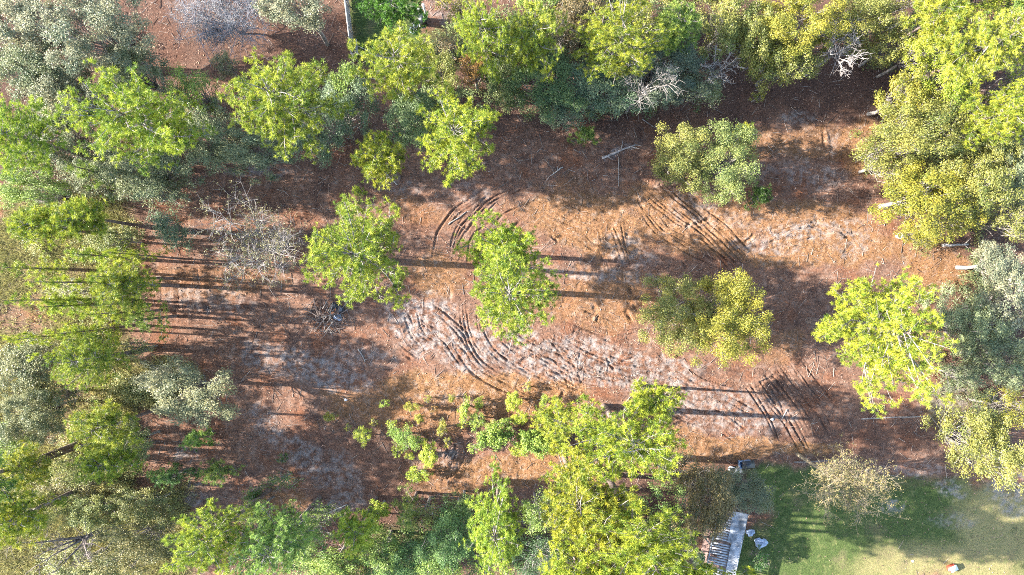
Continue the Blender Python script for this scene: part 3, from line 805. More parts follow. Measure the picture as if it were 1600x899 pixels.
oaks = [  # u v ru rv h colour dens leaf label group
 (150, 55, 95, 72, 9, PALEG, 270, .17, 'large pale grey-green oak in the upper left corner', G_NW),
 (40, 40, 66, 58, 9, PALEG, 250, .17, 'pale grey-green oak at the very top left corner', G_NW),
 (210, 118, 54, 44, 7, GREYG, 260, .16, 'grey-green oak above the leftmost big northern pine', G_NW),
 (112, 150, 66, 52, 7, PALEG, 250, .16, 'small grey-green oak left of the leftmost big northern pine', G_NW),
 (55, 112, 72, 44, 8, GREYG, 250, .16, 'grey-green oak between the corner oak and the edge pine', G_NW),
 (468, 12, 62, 36, 8, PALEG, 280, .16, 'pale round oak at top edge left of the fence', G_NW),
 (352, 104, 22, 20, 4, (0.22, .21, .10), 240, .13, 'small cream-green bush between the two big northern pines', G_N),
 (225, 270, 100, 46, 6, GREYG, 250, .15, 'grey-green understory bush below the leftmost big northern pine', G_N),
 (322, 215, 52, 60, 7, GREYG, 250, .15, 'dim bush between the two big northern pines, lower', G_N),
 (400, 240, 74, 42, 6, GREYG, 240, .14, 'grey bush at the clearing edge below the second big pine', G_N),
 (515, 190, 74, 62, 6, BLUEG, 260, .15, 'blue-green oak between second big pine and fence-end pine', G_N),
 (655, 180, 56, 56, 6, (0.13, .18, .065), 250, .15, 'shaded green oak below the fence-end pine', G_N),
 (742, 112, 34, 32, 5, ORNG, 180, .13, 'orange-brown shrub between the yard pines and ragged pine', G_N),
 (700, 70, 22, 28, 6, TAN, 90, .13, 'thin tan twiggy bush at the edge of the fenced yard', G_N),
 (882, 40, 34, 44, 9, TAN, 170, .13, 'brown-leaved bush left of the white roof', G_ON),
 (855, 128, 66, 54, 8, (0.10, .15, .05), 260, .15, 'green oak behind the ragged lime pine, westernmost of the northern wood', G_ON),
 (940, 142, 72, 46, 7.5, BLUEG, 230, .15, 'blue-green oak with bare limbs above the pine sapling', G_ON),
 (1030, 108, 70, 58, 8, (0.12, .145, .085), 210, .15, 'grey blue oak with many bare limbs above the olive twin tree', G_ON),
 (878, 178, 42, 24, 4, BLUEG, 200, .14, 'low blue-green bush hanging out over the shaded soil', G_ON),
 (1085, 138, 46, 34, 6, GREYG, 160, .14, 'thin grey bush at the shaded corner of northern wood', G_ON),
 (1135, 40, 48, 54, 9, OLIVE, 280, .16, 'olive oak at top edge right of the smaller pine', G_ON),
 (1240, 40, 80, 56, 9.5, YOL, 300, .17, 'big yellow-olive oak at top edge left of the dead white branches', G_ON),
 (1222, 100, 54, 38, 8, OLIVE, 290, .16, 'olive oak hanging over the shaded soil left of dead branches', G_ON),
 (1350, 28, 62, 44, 8.5, OLIVE, 280, .16, 'olive oak at top edge above the dead white branches', G_ON),
 (1392, 72, 40, 30, 7, OLIVE, 240, .15, 'small olive oak beside the dark gap in the wood', G_ON),
 (1184, 152, 13, 11, 1.5, YOL, 240, .12, 'little yellow bush alone on the shaded soil', G_ON),
 (1415, 150, 44, 44, 8, YOL, 300, .16, 'yellow-green oak on the corner of eastern wood below dark gap', G_E),
 (1480, 130, 50, 46, 9, BRIGHT, 280, .16, 'bright green oak below the top right pines', G_E),
 (1412, 220, 72, 56, 9, OLIVE, 300, .16, 'wide olive oak bulging into the clearing from the east', G_E),
 (1495, 205, 62, 54, 9, OLIVE, 290, .16, 'olive oak behind the bulging oak, second row', G_E),
 (1445, 308, 76, 56, 9, YOL, 300, .16, 'yellow-olive oak above the white bucket', G_E),
 (1520, 285, 62, 58, 9, OLIVE, 290, .16, 'olive oak right of the yellow-olive oak', G_E),
 (1580, 265, 48, 52, 9, GREYG, 280, .15, 'grey-green oak at right edge below the snag pine', G_E),
 (1578, 345, 42, 36, 7, OLIVE, 260, .15, 'olive oak at right edge above the pale fallen log', G_E),
 (1435, 368, 44, 18, 2.5, YOL, 200, .13, 'low yellow bush around the white bucket', G_E),
 (1560, 415, 52, 36, 7, PALEG, 230, .15, 'pale grey-green oak below the pale fallen log', G_E),
 (1580, 480, 42, 46, 8, PALEG, 240, .15, 'pale oak at right edge level with the large lime pine', G_E),
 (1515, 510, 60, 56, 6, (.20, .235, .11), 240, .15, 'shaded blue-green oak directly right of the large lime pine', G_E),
 (1560, 560, 56, 48, 7, GREYG, 240, .15, 'grey-green oak at right edge above the sandy corner', G_E),
 (1500, 585, 34, 26, 4, GREYG, 170, .14, 'thin grey bush beside the sandy corner', G_E),
 (1530, 695, 76, 62, 7, OLIVE, 260, .14, 'feathery olive oak at the edge of the lawn, lower right', G_E),
 (1582, 640, 42, 36, 7, YOL, 250, .14, 'yellow-olive oak at right edge above the feathery olive oak', G_E),
 (1062, 246, 50, 60, 4.5, (.20,.205,.05), 300, .14, 'olive-yellow tree in the clearing, left one of the twin crowns', 'broad trees in the clearing'),
 (1130, 256, 54, 66, 5, (0.185, .215, .06), 310, .14, 'olive-green tree in the clearing, right one of the twin crowns', 'broad trees in the clearing'),
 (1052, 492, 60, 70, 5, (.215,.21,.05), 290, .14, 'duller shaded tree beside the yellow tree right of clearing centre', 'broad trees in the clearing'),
 (1128, 500, 68, 80, 6, YOL, 310, .14, 'yellow-green tree right of the clearing centre', 'broad trees in the clearing'),
 (298, 612, 76, 50, 6, (0.20, .20, .095), 190, .14, 'pale grey-green spreading tree at the edge of the weed strip', G_SW),
 (42, 570, 60, 48, 6, (0.18, .185, .08), 210, .14, 'dim olive oak at left edge, upper of two', G_SW),
 (45, 645, 62, 48, 6, (0.18, .19, .085), 210, .14, 'dim olive oak at left edge, lower of two', G_SW),
 (268, 358, 34, 32, 4, BLUEG, 250, .14, 'blue-green bush left of the bare grey tree', G_SW),
 (215, 845, 66, 50, 5, (0.16, .15, .05), 190, .14, 'olive-yellow bush right of dark bare tree at bottom edge', G_SW),
 (110, 760, 60, 34, 3, (0.17, .16, .06), 150, .13, 'low yellowish bush above the dark bare tree', G_SW),
 (440, 752, 34, 18, 2.5, GREENB, 190, .13, 'low green bush at the southern edge of shaded soil', G_SW),
 (398, 770, 24, 14, 2, GREENB, 180, .13, 'smaller green bush left of the low green bush', G_SW),
 (440, 716, 12, 10, 1.2, GREENB, 190, .12, 'tiny green bush on sandy shaded soil', G_SW),
 (700, 842, 52, 56, 5, DEEP, 280, .15, 'dark green leafy bush left of the narrow pine', 'bushes along the south edge'),
 (628, 876, 54, 36, 4.5, DEEP, 250, .15, 'dark green bush at bottom edge below the small thin pine', 'bushes along the south edge'),
 (520, 884, 62, 34, 5, MID, 230, .15, 'mid-green bush at bottom edge below the small round pine', 'bushes along the south edge'),
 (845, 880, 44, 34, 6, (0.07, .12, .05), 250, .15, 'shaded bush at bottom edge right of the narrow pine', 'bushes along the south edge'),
 (1100, 785, 46, 60, 8, (0.17, .14, .06), 200, .14, 'brownish olive tree between the southern clump and ruined roof', 'bushes along the south edge'),
 (1165, 765, 54, 34, 4.5, (0.15, .16, .08), 120, .14, 'grey willowy bush over the top of ruined roof', 'bushes along the south edge'),
 (1055, 868, 40, 36, 5, GREYG, 240, .14, 'grey-green bush left of the ruined roof', 'bushes along the south edge'),
 (1088, 880, 22, 22, 3, (0.05, .13, .02), 320, .16, 'deep green bush touching the ruined roof', 'bushes along the south edge'),
 (1185, 872, 18, 20, 1.5, (0.06, .13, .03), 260, .13, 'low green bush between ruined roof and lawn', 'bushes along the south edge'),
 (1060, 735, 44, 34, 5, (0.15, .12, .05), 150, .13, 'thin brown bush right of the upper clump pine', 'bushes along the south edge'),
 (1130, 752, 26, 14, 2, YOL, 220, .12, 'yellowish bush below the junk at lawn corner', 'bushes along the south edge'),
 # shrubs on the orange grass
 (690, 885, 40, 30, 5, MID, 230, .14, 'green bush at bottom edge below the dark leafy bush', 'bushes along the south edge'),
 (750, 885, 36, 26, 4, MID, 230, .14, 'green bush at bottom edge under the narrow pine', 'bushes along the south edge'),
 (838, 800, 34, 34, 5, (.17, .24, .05), 230, .14, 'green bush between the narrow pine and left clump pine', 'bushes along the south edge'),
 (590, 800, 26, 18, 3, BRIGHT, 220, .13, 'lime bush between the two small southern pines', 'bushes along the south edge'),
 (505, 800, 30, 20, 3, MID, 220, .13, 'green bush left of the small round pine', 'bushes along the south edge'),
 (560, 880, 34, 26, 4, OLIVE, 220, .14, 'olive bush at bottom edge under the small round pine', 'bushes along the south edge'),
 (400, 800, 34, 22, 4, BRIGHT, 220, .13, 'lime bush above the mid-green bottom pine', G_SW),
 (120, 730, 44, 28, 4, (.23, .25, .07), 210, .13, 'yellow-green brush right of the left edge young pine', G_SW),
 (150, 800, 44, 30, 4, (.22, .24, .07), 210, .13, 'yellow-green brush at the foot of the dark bare tree', G_SW),
 (725, 662, 10, 9, .9, YGREEN, 280, .12, 'small lime shrub above the curved tyre marks', G_SB),
 (655, 690, 12, 10, 1.0, BRIGHT, 280, .12, 'lime shrub between green shrub and long yellow shrub', G_SB),
 (812, 700, 18, 14, 1.3, YGREEN, 280, .13, 'yellow-green shrub below the broad-leaved green bush, right end', G_SB),
 (915, 22, 40, 40, 8.5, TAN, 110, .13, 'sparse tan tree screening the white roof', G_ON),
 (905, -12, 60, 30, 8, OLIVE, 240, .15, 'olive oak past the top edge behind the white roof', G_ON),
 (1100, -20, 60, 30, 8, OLIVE, 240, .15, 'olive oak past the top edge behind the smaller pine', G_ON),
 (1530, -10, 70, 34, 9, YGREEN, 240, .15, 'lime-green oak past the top edge behind the corner pines', G_E),
 (1430, -12, 60, 34, 9, OLIVE, 240, .15, 'olive oak past the top edge left of corner pines', G_E),
 (845, 0, 50, 34, 8, MID, 240, .15, 'green oak at top edge behind the pine left of white roof', G_ON),
 (1600, 20, 50, 50, 9, MID, 240, .15, 'green oak at top right corner behind the corner pine', G_E),
 (715, 5, 34, 30, 7, YOL, 240, .14, 'yellow bush at the east side of the fenced yard', G_N),
 (1455, 45, 40, 34, 8, (.1, .13, .06), 240, .15, 'dark green oak inside the dark gap of the wood', G_E),
 (585, 660, 8, 7, .9, YOL, 280, .12, 'tiny yellow shrub left of the middle of orange grass', G_SB),
 (612, 662, 9, 8, 1.0, YGREEN, 280, .12, 'small lime shrub just above the green shrub', G_SB),
 (545, 668, 7, 7, .8, YOL, 260, .12, 'tiny shrub between westernmost and shadow-line shrubs', G_SB),
 (677, 640, 8, 7, .8, ORNG, 260, .12, 'small reddish shrub in the upper orange grass', G_SB),
 (706, 622, 8, 8, .9, YOL, 260, .12, 'tiny yellow shrub right in the upper orange grass', G_SB),
 (640, 712, 9, 8, .9, YGREEN, 280, .12, 'small lime shrub beside the long yellow shrub', G_SB),
 (748, 628, 10, 9, 1.0, YGREEN, 280, .12, 'small shrub straight above the broad-leaved green bush', G_SB),
 (700, 690, 8, 10, .9, YOL, 280, .12, 'small yellow shrub inside the curved tyre marks', G_SB),
 (812, 655, 14, 12, 1.3, YGREEN, 300, .13, 'yellow-green shrub at the upper right of broad-leaved green bush', G_SB),
 (850, 625, 12, 10, 1.2, BRIGHT, 280, .13, 'lime shrub right of the sandy edge shrub', G_SB),
 (875, 690, 22, 18, 1.8, YGREEN, 300, .14, 'yellow-green shrub where the row meets southern clump', G_SB),
 (250, 300, 46, 26, 5, GREYG, 220, .14, 'grey-green bush at clearing corner below the leftmost big pine', G_N),
 (60, 300, 66, 36, 5, MID, 220, .14, 'green bush above the mid-green weed pine', G_W),
 (180, 375, 40, 26, 4, (.2, .22, .07), 200, .13, 'yellow-green bush at strip edge left of blue-green bush', G_W),
 (110, 455, 44, 22, 2, (.26, .27, .09), 170, .13, 'low yellow-green brush in the sunny weeds', G_W),
 (215, 545, 32, 26, 3, (.2, .22, .07), 200, .13, 'yellow-green brush left above the pale spreading tree', G_W),
 (85, 620, 34, 40, 4, (.18, .2, .07), 190, .13, 'olive brush right of the dim edge oaks', G_SW),
 (210, 690, 36, 30, 4, (.17, .2, .07), 190, .13, 'olive brush at the strip edge above the fern-like sapling', G_SW),
 (230, 790, 50, 30, 4, (.2, .2, .06), 200, .13, 'olive brush below the fern-like sapling', G_SW),
 (60, 800, 60, 36, 4, (.22, .23, .07), 200, .13, 'yellow-green brush left of the dark bare trunk', G_SW),
 (120, 885, 60, 30, 4, (.22, .22, .07), 200, .13, 'yellow-olive brush under the dark bare tree', G_SW),
 (20, 690, 40, 30, 5, MID, 200, .14, 'green brush at left edge between dim oaks and young pine', G_SW),
 (250, 590, 40, 30, 4, PALEG, 200, .13, 'pale brush just left of the pale spreading tree', G_SW),
 (595, 865, 34, 34, 5, MID, 240, .14, 'green bush between the small pines at bottom edge', 'bushes along the south edge'),
 (480, 835, 40, 34, 6, MID, 230, .14, 'green bush right of the mid-green bottom pine', 'bushes along the south edge'),
 (720, 790, 30, 26, 4, (.14, .2, .05), 240, .14, 'green bush at the south edge above dark leafy bush', 'bushes along the south edge'),
 (665, 800, 30, 24, 4, OLIVE, 220, .14, 'olive bush at the south edge right of thin pine', 'bushes along the south edge'),
 (95, 215, 60, 50, 6, GREYG, 240, .15, 'dim grey-green oak in the gap left of the leftmost big northern pine', G_NW),
 (305, 145, 40, 42, 7, MID, 220, .15, 'grey-green oak squeezed between the two big northern pines, upper', G_N),
 (545, 130, 30, 36, 6, MID, 240, .15, 'green leafy oak just left of the fence-end pine', G_N),
 (690, 110, 40, 34, 8, OLIVE, 230, .15, 'olive oak just right of the fence-end pine', G_N),
 (790, 130, 40, 40, 7, (.13, .16, .05), 240, .15, 'green oak between the bright top pine and ragged lime pine', G_ON),
 (1000, 40, 30, 40, 9, OLIVE, 240, .15, 'olive oak behind the wide lime pine at top edge', G_ON),
 (1180, 60, 40, 50, 9, OLIVE, 270, .15, 'olive oak filling the gap left of the big yellow-olive oak', G_ON),
 (1300, 45, 40, 34, 9, YOL, 260, .15, 'yellow-olive oak between the big oak and top edge olive oak', G_ON),
 (1440, 80, 34, 30, 9, YGREEN, 260, .15, 'lime-green oak beside the dark gap, east side', G_E),
 (1595, 130, 34, 40, 10, YGREEN, 260, .15, 'lime-green oak at right edge between the two edge pines', G_E),
 (1545, 235, 40, 36, 9, OLIVE, 260, .15, 'olive oak in the eastern wood behind the second row', G_E),
 (1385, 255, 34, 40, 6, OLIVE, 260, .15, 'low olive oak at the orange edge of eastern wood', G_E),
 (1490, 345, 44, 30, 7, YOL, 250, .15, 'yellow-olive oak above the orange gap in the eastern wood', G_E),
 (1590, 590, 34, 30, 6, OLIVE, 230, .15, 'olive oak in the right edge sandy corner', G_E),
 (516, 651, 10, 10, 1.0, YOL, 300, .12, 'small yellow shrub, westernmost on the orange grass', G_SB),
 (600, 631, 9, 8, 1.0, BRIGHT, 300, .12, 'small round lime shrub on orange grass, upper left', G_SB),
 (645, 635, 14, 10, 1.0, YOL, 260, .12, 'small yellow shrub right of the round lime shrub', G_SB),
 (667, 623, 7, 7, .9, YOL, 300, .12, 'tiny shrub near the upper edge of orange grass', G_SB),
 (656, 654, 8, 8, .9, YOL, 300, .12, 'tiny yellow shrub in the middle of orange grass', G_SB),
 (691, 668, 11, 16, 1.2, YOL, 280, .12, 'upright yellow shrub left of the broad-leaved bush', G_SB),
 (568, 682, 17, 14, 1.2, YGREEN, 300, .12, 'yellow shrub at the shadow line left of the orange grass', G_SB),
 (632, 682, 30, 20, 1.6, (.15,.22,.035), 320, .14, 'green shrub row piece in the middle, above the yellow arm', G_SB),
 (622, 704, 10, 12, 1.0, YGREEN, 300, .12, 'small yellow shrub under the green shrub', G_SB),
 (668, 712, 14, 24, 1.4, YGREEN, 300, .13, 'long yellow shrub left of the curved tyre marks', G_SB),
 (655, 741, 20, 16, 1.3, BRIGHT, 300, .13, 'lime shrub at the lower end of the yellow arm', G_SB),
 (726, 640, 14, 20, 1.4, BRIGHT, 280, .13, 'lime shrub above left of the broad-leaved bush', G_SB),
 (772, 682, 34, 22, 1.6, (.15,.21,.035), 250, .19, 'broad-leaved green bush right of the curved tyre marks', G_SB),
 (748, 656, 15, 16, 1.3, (.2,.25,.04), 260, .15, 'yellow-tipped shrub at the upper left of broad-leaved green bush', G_SB),
 (790, 662, 16, 12, 1.3, (.17,.23,.035), 260, .16, 'green shrub between broad-leaved green bush and upper yellow-green shrub', G_SB),
 (742, 700, 12, 10, 1.0, (.2,.25,.04), 260, .14, 'small lime shrub at lower left of broad-leaved green bush', G_SB),
 (838, 690, 36, 22, 1.6, (.15,.21,.035), 330, .20, 'broad-leaved bush reaching to the southern pine clump', G_SB),
 (802, 626, 14, 16, 1.2, YGREEN, 280, .12, 'yellow-green shrub above the broad-leaved bush', G_SB),
 (823, 606, 8, 9, .8, YOL, 280, .12, 'tiny shrub at the sandy edge above the orange grass', G_SB),
]
for (u, v, ru, rv, h, c, dn, lf, lab, g) in oaks:
    if g in (G_E, G_ON, G_N) and h > 5.5: h *= .72
    if g == G_SB: ru, rv, c = ru * 1.12, rv * 1.12, tuple(x * 1.25 for x in c)
    small = h < 3.1 or 'bush' in lab or 'shrub' in lab
    make_oak(u, v, ru, rv, h, c, lab, g, name='shrub' if 'shrub' in lab else 'bush' if 'bush' in lab else 'oak_tree' if 'oak' in lab else 'broadleaf_tree', cat='shrub' if small else 'tree', dens=dn, leaf=lf, twigs=60 if ru > 40 else 14)

make_bare(388, 382, 84, 72, 6, 'bare grey spreading tree on the western cleared soil', 'bare trees', M_BARK_LIMB, limbs=14, sub=10, twig=7, trunk_r=.16, nleaf=5200, leafc=(.19, .175, .085), tk=.8)
make_bare(1318, 74, 40, 44, 7, 'dead white branches leaning out of the northern wood', 'bare trees', M_BARK_LIMB, limbs=9, sub=8, twig=6, trunk_r=.16, tk=1.05)
make_bare(1328, 762, 66, 50, 8, 'leaning twiggy straw-coloured tree at the top of the lawn', 'bare trees', bark_mat('straw_twigs', (.15, .12, .08), (.30, .24, .15)), base=(1246, 710), limbs=20, sub=9, twig=7, trunk_r=.17, nleaf=7000, leafc=(.24, .20, .08), tk=.6)
make_bare(100, 858, 80, 36, 9, 'dark bare tree with long trunk in the lower left corner', 'bare trees', M_BARK_DARK, base=(196, 806), limbs=8, sub=6, twig=5, trunk_r=.22)
make_bare(345, 25, 80, 54, 4, 'leafless lavender-grey bush at top edge left of pale oak', 'bare trees', bark_mat('lavender_twigs', (.13, .125, .135), (.28, .275, .295)), name='bare_bush', limbs=24, sub=11, twig=9, trunk_r=.1, tk=.8, nleaf=3500, leafc=(.14, .15, .155))
make_bare(1010, 128, 52, 42, 9, 'grey bare limbs standing among the blue-green northern oaks', 'bare trees', M_BARK_GREY, limbs=9, sub=7, twig=6, trunk_r=.12, tk=.7)
make_bare(1125, 105, 34, 30, 7, 'small bare grey tree left of the hanging olive oak', 'bare trees', M_BARK_GREY, limbs=8, sub=6, twig=5, trunk_r=.12)
make_bare(1590, 93, 14, 12, 11, 'pale dead snag leaning among the top right pines', 'bare trees', M_BARK_PALE, base=(1445, 158), limbs=4, sub=2, twig=2, trunk_r=.24)

# ------------------------------------------------------------------ low growth and litter (uncountable)
def scatter(n, cond):
    out = []
    tot = 0
    while tot < n:
        x = RNG.uniform(-47, 47, n * 2); y = RNG.uniform(-27, 27, n * 2)
        k = RNG.random(n * 2) < cond(x, y)
        out.append(np.stack([x[k], y[k]], 1)); tot += k.sum()
    return np.concatenate(out)[:n]


def clumps(name, n, cond, k, hgt, wid, color, label, cat, spread=.18, lay=.5):
    P = scatter(n, cond)
    mb = MB()
    b = np.repeat(P, k, 0) + RNG.normal(0, spread * .5, (n * k, 2))
    z = ground_z(b[:, 0], b[:, 1]) - .02
    B3 = np.column_stack([b, z])
    d = nrm(np.column_stack([RNG.normal(0, lay, (n * k, 2)), np.ones(n * k)]))
    hh = RNG.uniform(hgt[0], hgt[1], n * k)[:, None]
    a = RNG.uniform(0, math.pi, n * k); side = np.column_stack([np.cos(a), np.sin(a), np.zeros(n * k)]) * RNG.uniform(wid[0], wid[1], n * k)[:, None]
    Vv = np.stack([B3 - side * .5, B3 + side * .5, B3 + d * hh], 1).reshape(-1, 3)
    t = np.repeat(np.clip(np.repeat(RNG.normal(.5, .25, n), k) + RNG.normal(0, .12, n * k), 0, 1), 3)
    mb.add(Vv, np.arange(n * k * 3).reshape(-1, 3), None, t)
    o = mb.build(name, M_GRASS, color=color)
    tag(o, label, cat, kind='stuff')


clumps('weed_grass', 11000, lambda x, y: grid_val(weeds, x, y), 8, (.25, .75), (.03, .07), (.29, .27, .10), 'rank yellow-green grass and weeds left of the cleared soil', 'grass', .3, .7)
clumps('straw_grass', 5000, lambda x, y: grid_val(weeds, x, y), 7, (.2, .5), (.03, .06), (.36, .30, .16), 'dead straw-coloured grass among the western weeds', 'grass', .35, 1.2)
clumps('dry_grass', 13000, lambda x, y: np.clip(grid_val(dry, x, y) - grid_val(sand, x, y) * .8, 0, 1), 6, (.06, .22), (.02, .045), (.25, .135, .05), 'short orange dry grass on the cleared soil', 'grass', .25, 1.3)
clumps('lawn_grass', 16000, lambda x, y: grid_val(lawn, x, y) * (1 - .8 * grid_val(sand, x, y)) * (1 - .6 * grid_val(yel, x, y)), 6, (.04, .12), (.02, .04), (.10, .15, .03), 'short green lawn grass at lower right and in fenced yard', 'grass', .3, 1.0)

def undergrowth(name, ells, n, k, color, label, hmax=1.4, leaf=.15):
    P = []
    while len(P) < n:
        u, v, ru, rv = random.choice(ells)
        a = random.uniform(0, 6.28); r = math.sqrt(random.random())
        uu, vv = u + math.cos(a) * r * ru, v + math.sin(a) * r * rv
        x, y = wx(uu, vv)
        if vnoise(np.array([x]), np.array([y]), 3.0, 77)[0] > -.12: P.append((x, y))
    P = np.array(P)
    Rl = RNG.uniform(.3, .75, n)
    Cc = np.column_stack([P, ground_z(P[:, 0], P[:, 1]) + RNG.uniform(.1, 1.0, n) ** 1.5 * hmax])
    mb = MB()
    leaf_cloud(mb, Cc, Rl, np.clip(RNG.normal(.5, .2, n), 0, 1), n * k, leaf, flat=.8, shell=.2)
    for c in Cc[::3]:
        for _ in range(2):
            e = c + unit(1)[0] * np.array([.7, .7, .3]) + np.array([0, 0, .3])
            mb.tube(np.array([(c[0], c[1], c[2] - .8), (c + e) / 2, e]), np.array([.02, .015, .006]), 3, tint=.9)
    tag(mb.build(name, M_LEAF, color=color), label, 'undergrowth', kind='stuff')


undergrowth('undergrowth', [(860, 120, 170, 70), (1020, 130, 120, 55), (760, 90, 90, 70), (960, 60, 200, 60)], 600, 48, (.15, .19, .07), 'tangled green undergrowth beneath the northern wood')
undergrowth('undergrowth', [(1420, 230, 75, 90), (1470, 300, 80, 110), (1520, 200, 90, 160), (1420, 60, 120, 60)], 600, 48, (.17, .18, .055), 'olive undergrowth beneath the eastern wood')
undergrowth('undergrowth', [(1480, 520, 60, 80), (1530, 600, 60, 60), (1540, 460, 50, 70)], 260, 50, (.13, .15, .065), 'grey-green undergrowth right of the large lime pine')
undergrowth('undergrowth', [(660, 850, 120, 45), (480, 850, 120, 45), (800, 850, 80, 40), (1030, 800, 60, 70)], 480, 48, (.16, .23, .06), 'deep green undergrowth beneath the southern pines')
undergrowth('undergrowth', [(130, 110, 130, 80), (120, 260, 110, 50), (200, 270, 90, 30)], 420, 50, (.15, .165, .085), 'grey-green undergrowth below the northwest oaks')
undergrowth('undergrowth', [(130, 360, 100, 50), (160, 560, 60, 70), (170, 700, 70, 60), (120, 820, 130, 90), (240, 600, 50, 30)], 500, 45, (.27, .27, .10), 'yellow-green brush in the western weed strip', 1.0)

# fallen leaves and pine straw
n = 48000
P = scatter(n, lambda x, y: np.clip(1 - .8 * grid_val(lawn, x, y) - .6 * grid_val(weeds, x, y), .05, 1))
z = ground_z(P[:, 0], P[:, 1]) + .012
a = RNG.uniform(0, 6.28, n); L = RNG.uniform(.06, .26, n); w = RNG.uniform(.02, .07, n)
da = np.column_stack([np.cos(a), np.sin(a), RNG.normal(0, .25, n)]) * L[:, None] * .5; db = np.column_stack([-np.sin(a), np.cos(a), RNG.normal(0, .4, n)]) * w[:, None] * .5
C3 = np.column_stack([P, z + .015])
mb = MB(); mb.add(np.stack([C3 - da, C3 + db, C3 + da, C3 - db], 1).reshape(-1, 3), None, np.arange(n * 4).reshape(-1, 4), np.repeat(RNG.random(n), 4))
tag(mb.build('leaf_litter', M_LITTER, color=(.20, .125, .085)), 'brown fallen leaves and pine straw over the lot', 'litter', kind='stuff')
# twigs
n = 8000
P = scatter(n, lambda x, y: np.clip(.8 - .75 * grid_val(lawn, x, y) - .3 * grid_val(weeds, x, y), .03, 1))
a = RNG.normal(0, 1.2, n); L = RNG.uniform(.2, 1.15, n) ** 1.6; r = RNG.uniform(.008, .026, n)
mb = MB()
ex = np.column_stack([np.cos(a), np.sin(a), RNG.normal(0, .06, n)]) * L[:, None] * .5
sy_ = np.column_stack([-np.sin(a), np.cos(a), np.zeros(n)]) * r[:, None]; up_ = np.array([[0, 0, 1.0]]) * r[:, None] * 1.7
C3 = np.column_stack([P, ground_z(P[:, 0], P[:, 1]) + .02])
Vv = np.stack([C3 - ex - sy_, C3 - ex + sy_, C3 - ex + up_, C3 + ex - sy_ * .5, C3 + ex + sy_ * .5, C3 + ex + up_ * .5], 1).reshape(-1, 3)
i6 = np.arange(n)[:, None] * 6
qd = np.concatenate([i6 + np.array([[0, 3, 5, 2]]), i6 + np.array([[1, 2, 5, 4]]), i6 + np.array([[0, 1, 4, 3]])])
mb.add(Vv, None, qd, np.repeat(RNG.random(n), 6))
tag(mb.build('twig_litter', M_LITTER, color=(.22, .18, .15)), 'thin broken twigs scattered over the lot', 'twigs', kind='stuff')


# ------------------------------------------------------------------ single things
def log(u0, v0, u1, v1, r, mat, label, stubs=3, lift=0.0):
    a = np.array(wx(u0, v0)); b = np.array(wx(u1, v1))
    za, zb_ = gz(*a) + r * .7, gz(*b) + r * .7 + lift
    c = (a + b) / 2
    root = empty('fallen_log', (a[0], a[1], za))
    n = 8; s = np.linspace(0, 1, n)[:, None]
    e = np.array([b[0] - a[0], b[1] - a[1], zb_ - za])
    pts = e * s + np.cumsum(RNG.normal(0, r * .35, (n, 3)), 0) * np.array([1, 1, .3])
    tr = MB(); tr.tube(pts, r * (1 - .45 * s[:, 0]) * RNG.uniform(.9, 1.1, n), 8, cap=True); tr.build('trunk', mat, root)
    for i in range(stubs):
        st = MB(); f = random.randint(1, n - 1); d = nrm(nrm(e) * .6 + unit(1)[0] * np.array([1, 1, .3]) + np.array([0, 0, .25])); l = random.uniform(.3, 1.0)
        st.tube(np.array([pts[f], pts[f] + d * l * .5, pts[f] + d * l + RNG.normal(0, .06, 3)]), r * np.array([.4, .3, .12]), 5); st.build('branch_stub', mat, root)
    tag(root, label, 'log', 'fallen logs and limbs')


log(940, 247, 992, 224, .12, M_BARK_LIMB, 'pale weathered log lying on the shaded soil right of pine sapling', 4)
log(14, 296, 84, 318, .28, M_BARK_DARK, 'thick dark fallen log at the left edge', 2)
log(1470, 384, 1512, 380, .13, M_BARK_PALE, 'pale fallen log at the right edge under the oaks', 2)
log(1003, 187, 1022, 200, .05, M_BARK_GREY, 'thin grey limb lying above the olive twin tree', 1)
log(880, 262, 862, 277, .06, M_BARK_PALE, 'short pale limb on shaded soil below pine sapling', 3)
log(967, 245, 966, 292, .05, M_BARK_GREY, 'thin straight limb pointing down the picture from the pale log', 1)
log(505, 805, 545, 790, .07, M_BARK_PALE, 'pale limb at the south edge above the small round pine', 5)
log(1230, 640, 1222, 655, .05, M_BARK_PALE, 'short pale stick beside the eastern rut bundle', 1)
log(700, 350, 730, 330, .06, M_BARK_GREY, 'grey limb on the ruts between lone pine and centre pines', 2)
log(600, 268, 622, 290, .06, M_BARK_PALE, 'thin pale limb beneath the small thin-trunked pine', 2)
log(560, 545, 572, 565, .07, M_BARK_GREY, 'grey limb sticking out of the brush pile, lower right', 3)
log(1345, 655, 1450, 652, .07, M_BARK_GREY, 'long grey limb in shade below the large lime pine', 3)
log(1240, 722, 1300, 716, .08, M_BARK_DARK, 'dark limb at foot of the leaning straw-coloured tree', 3)

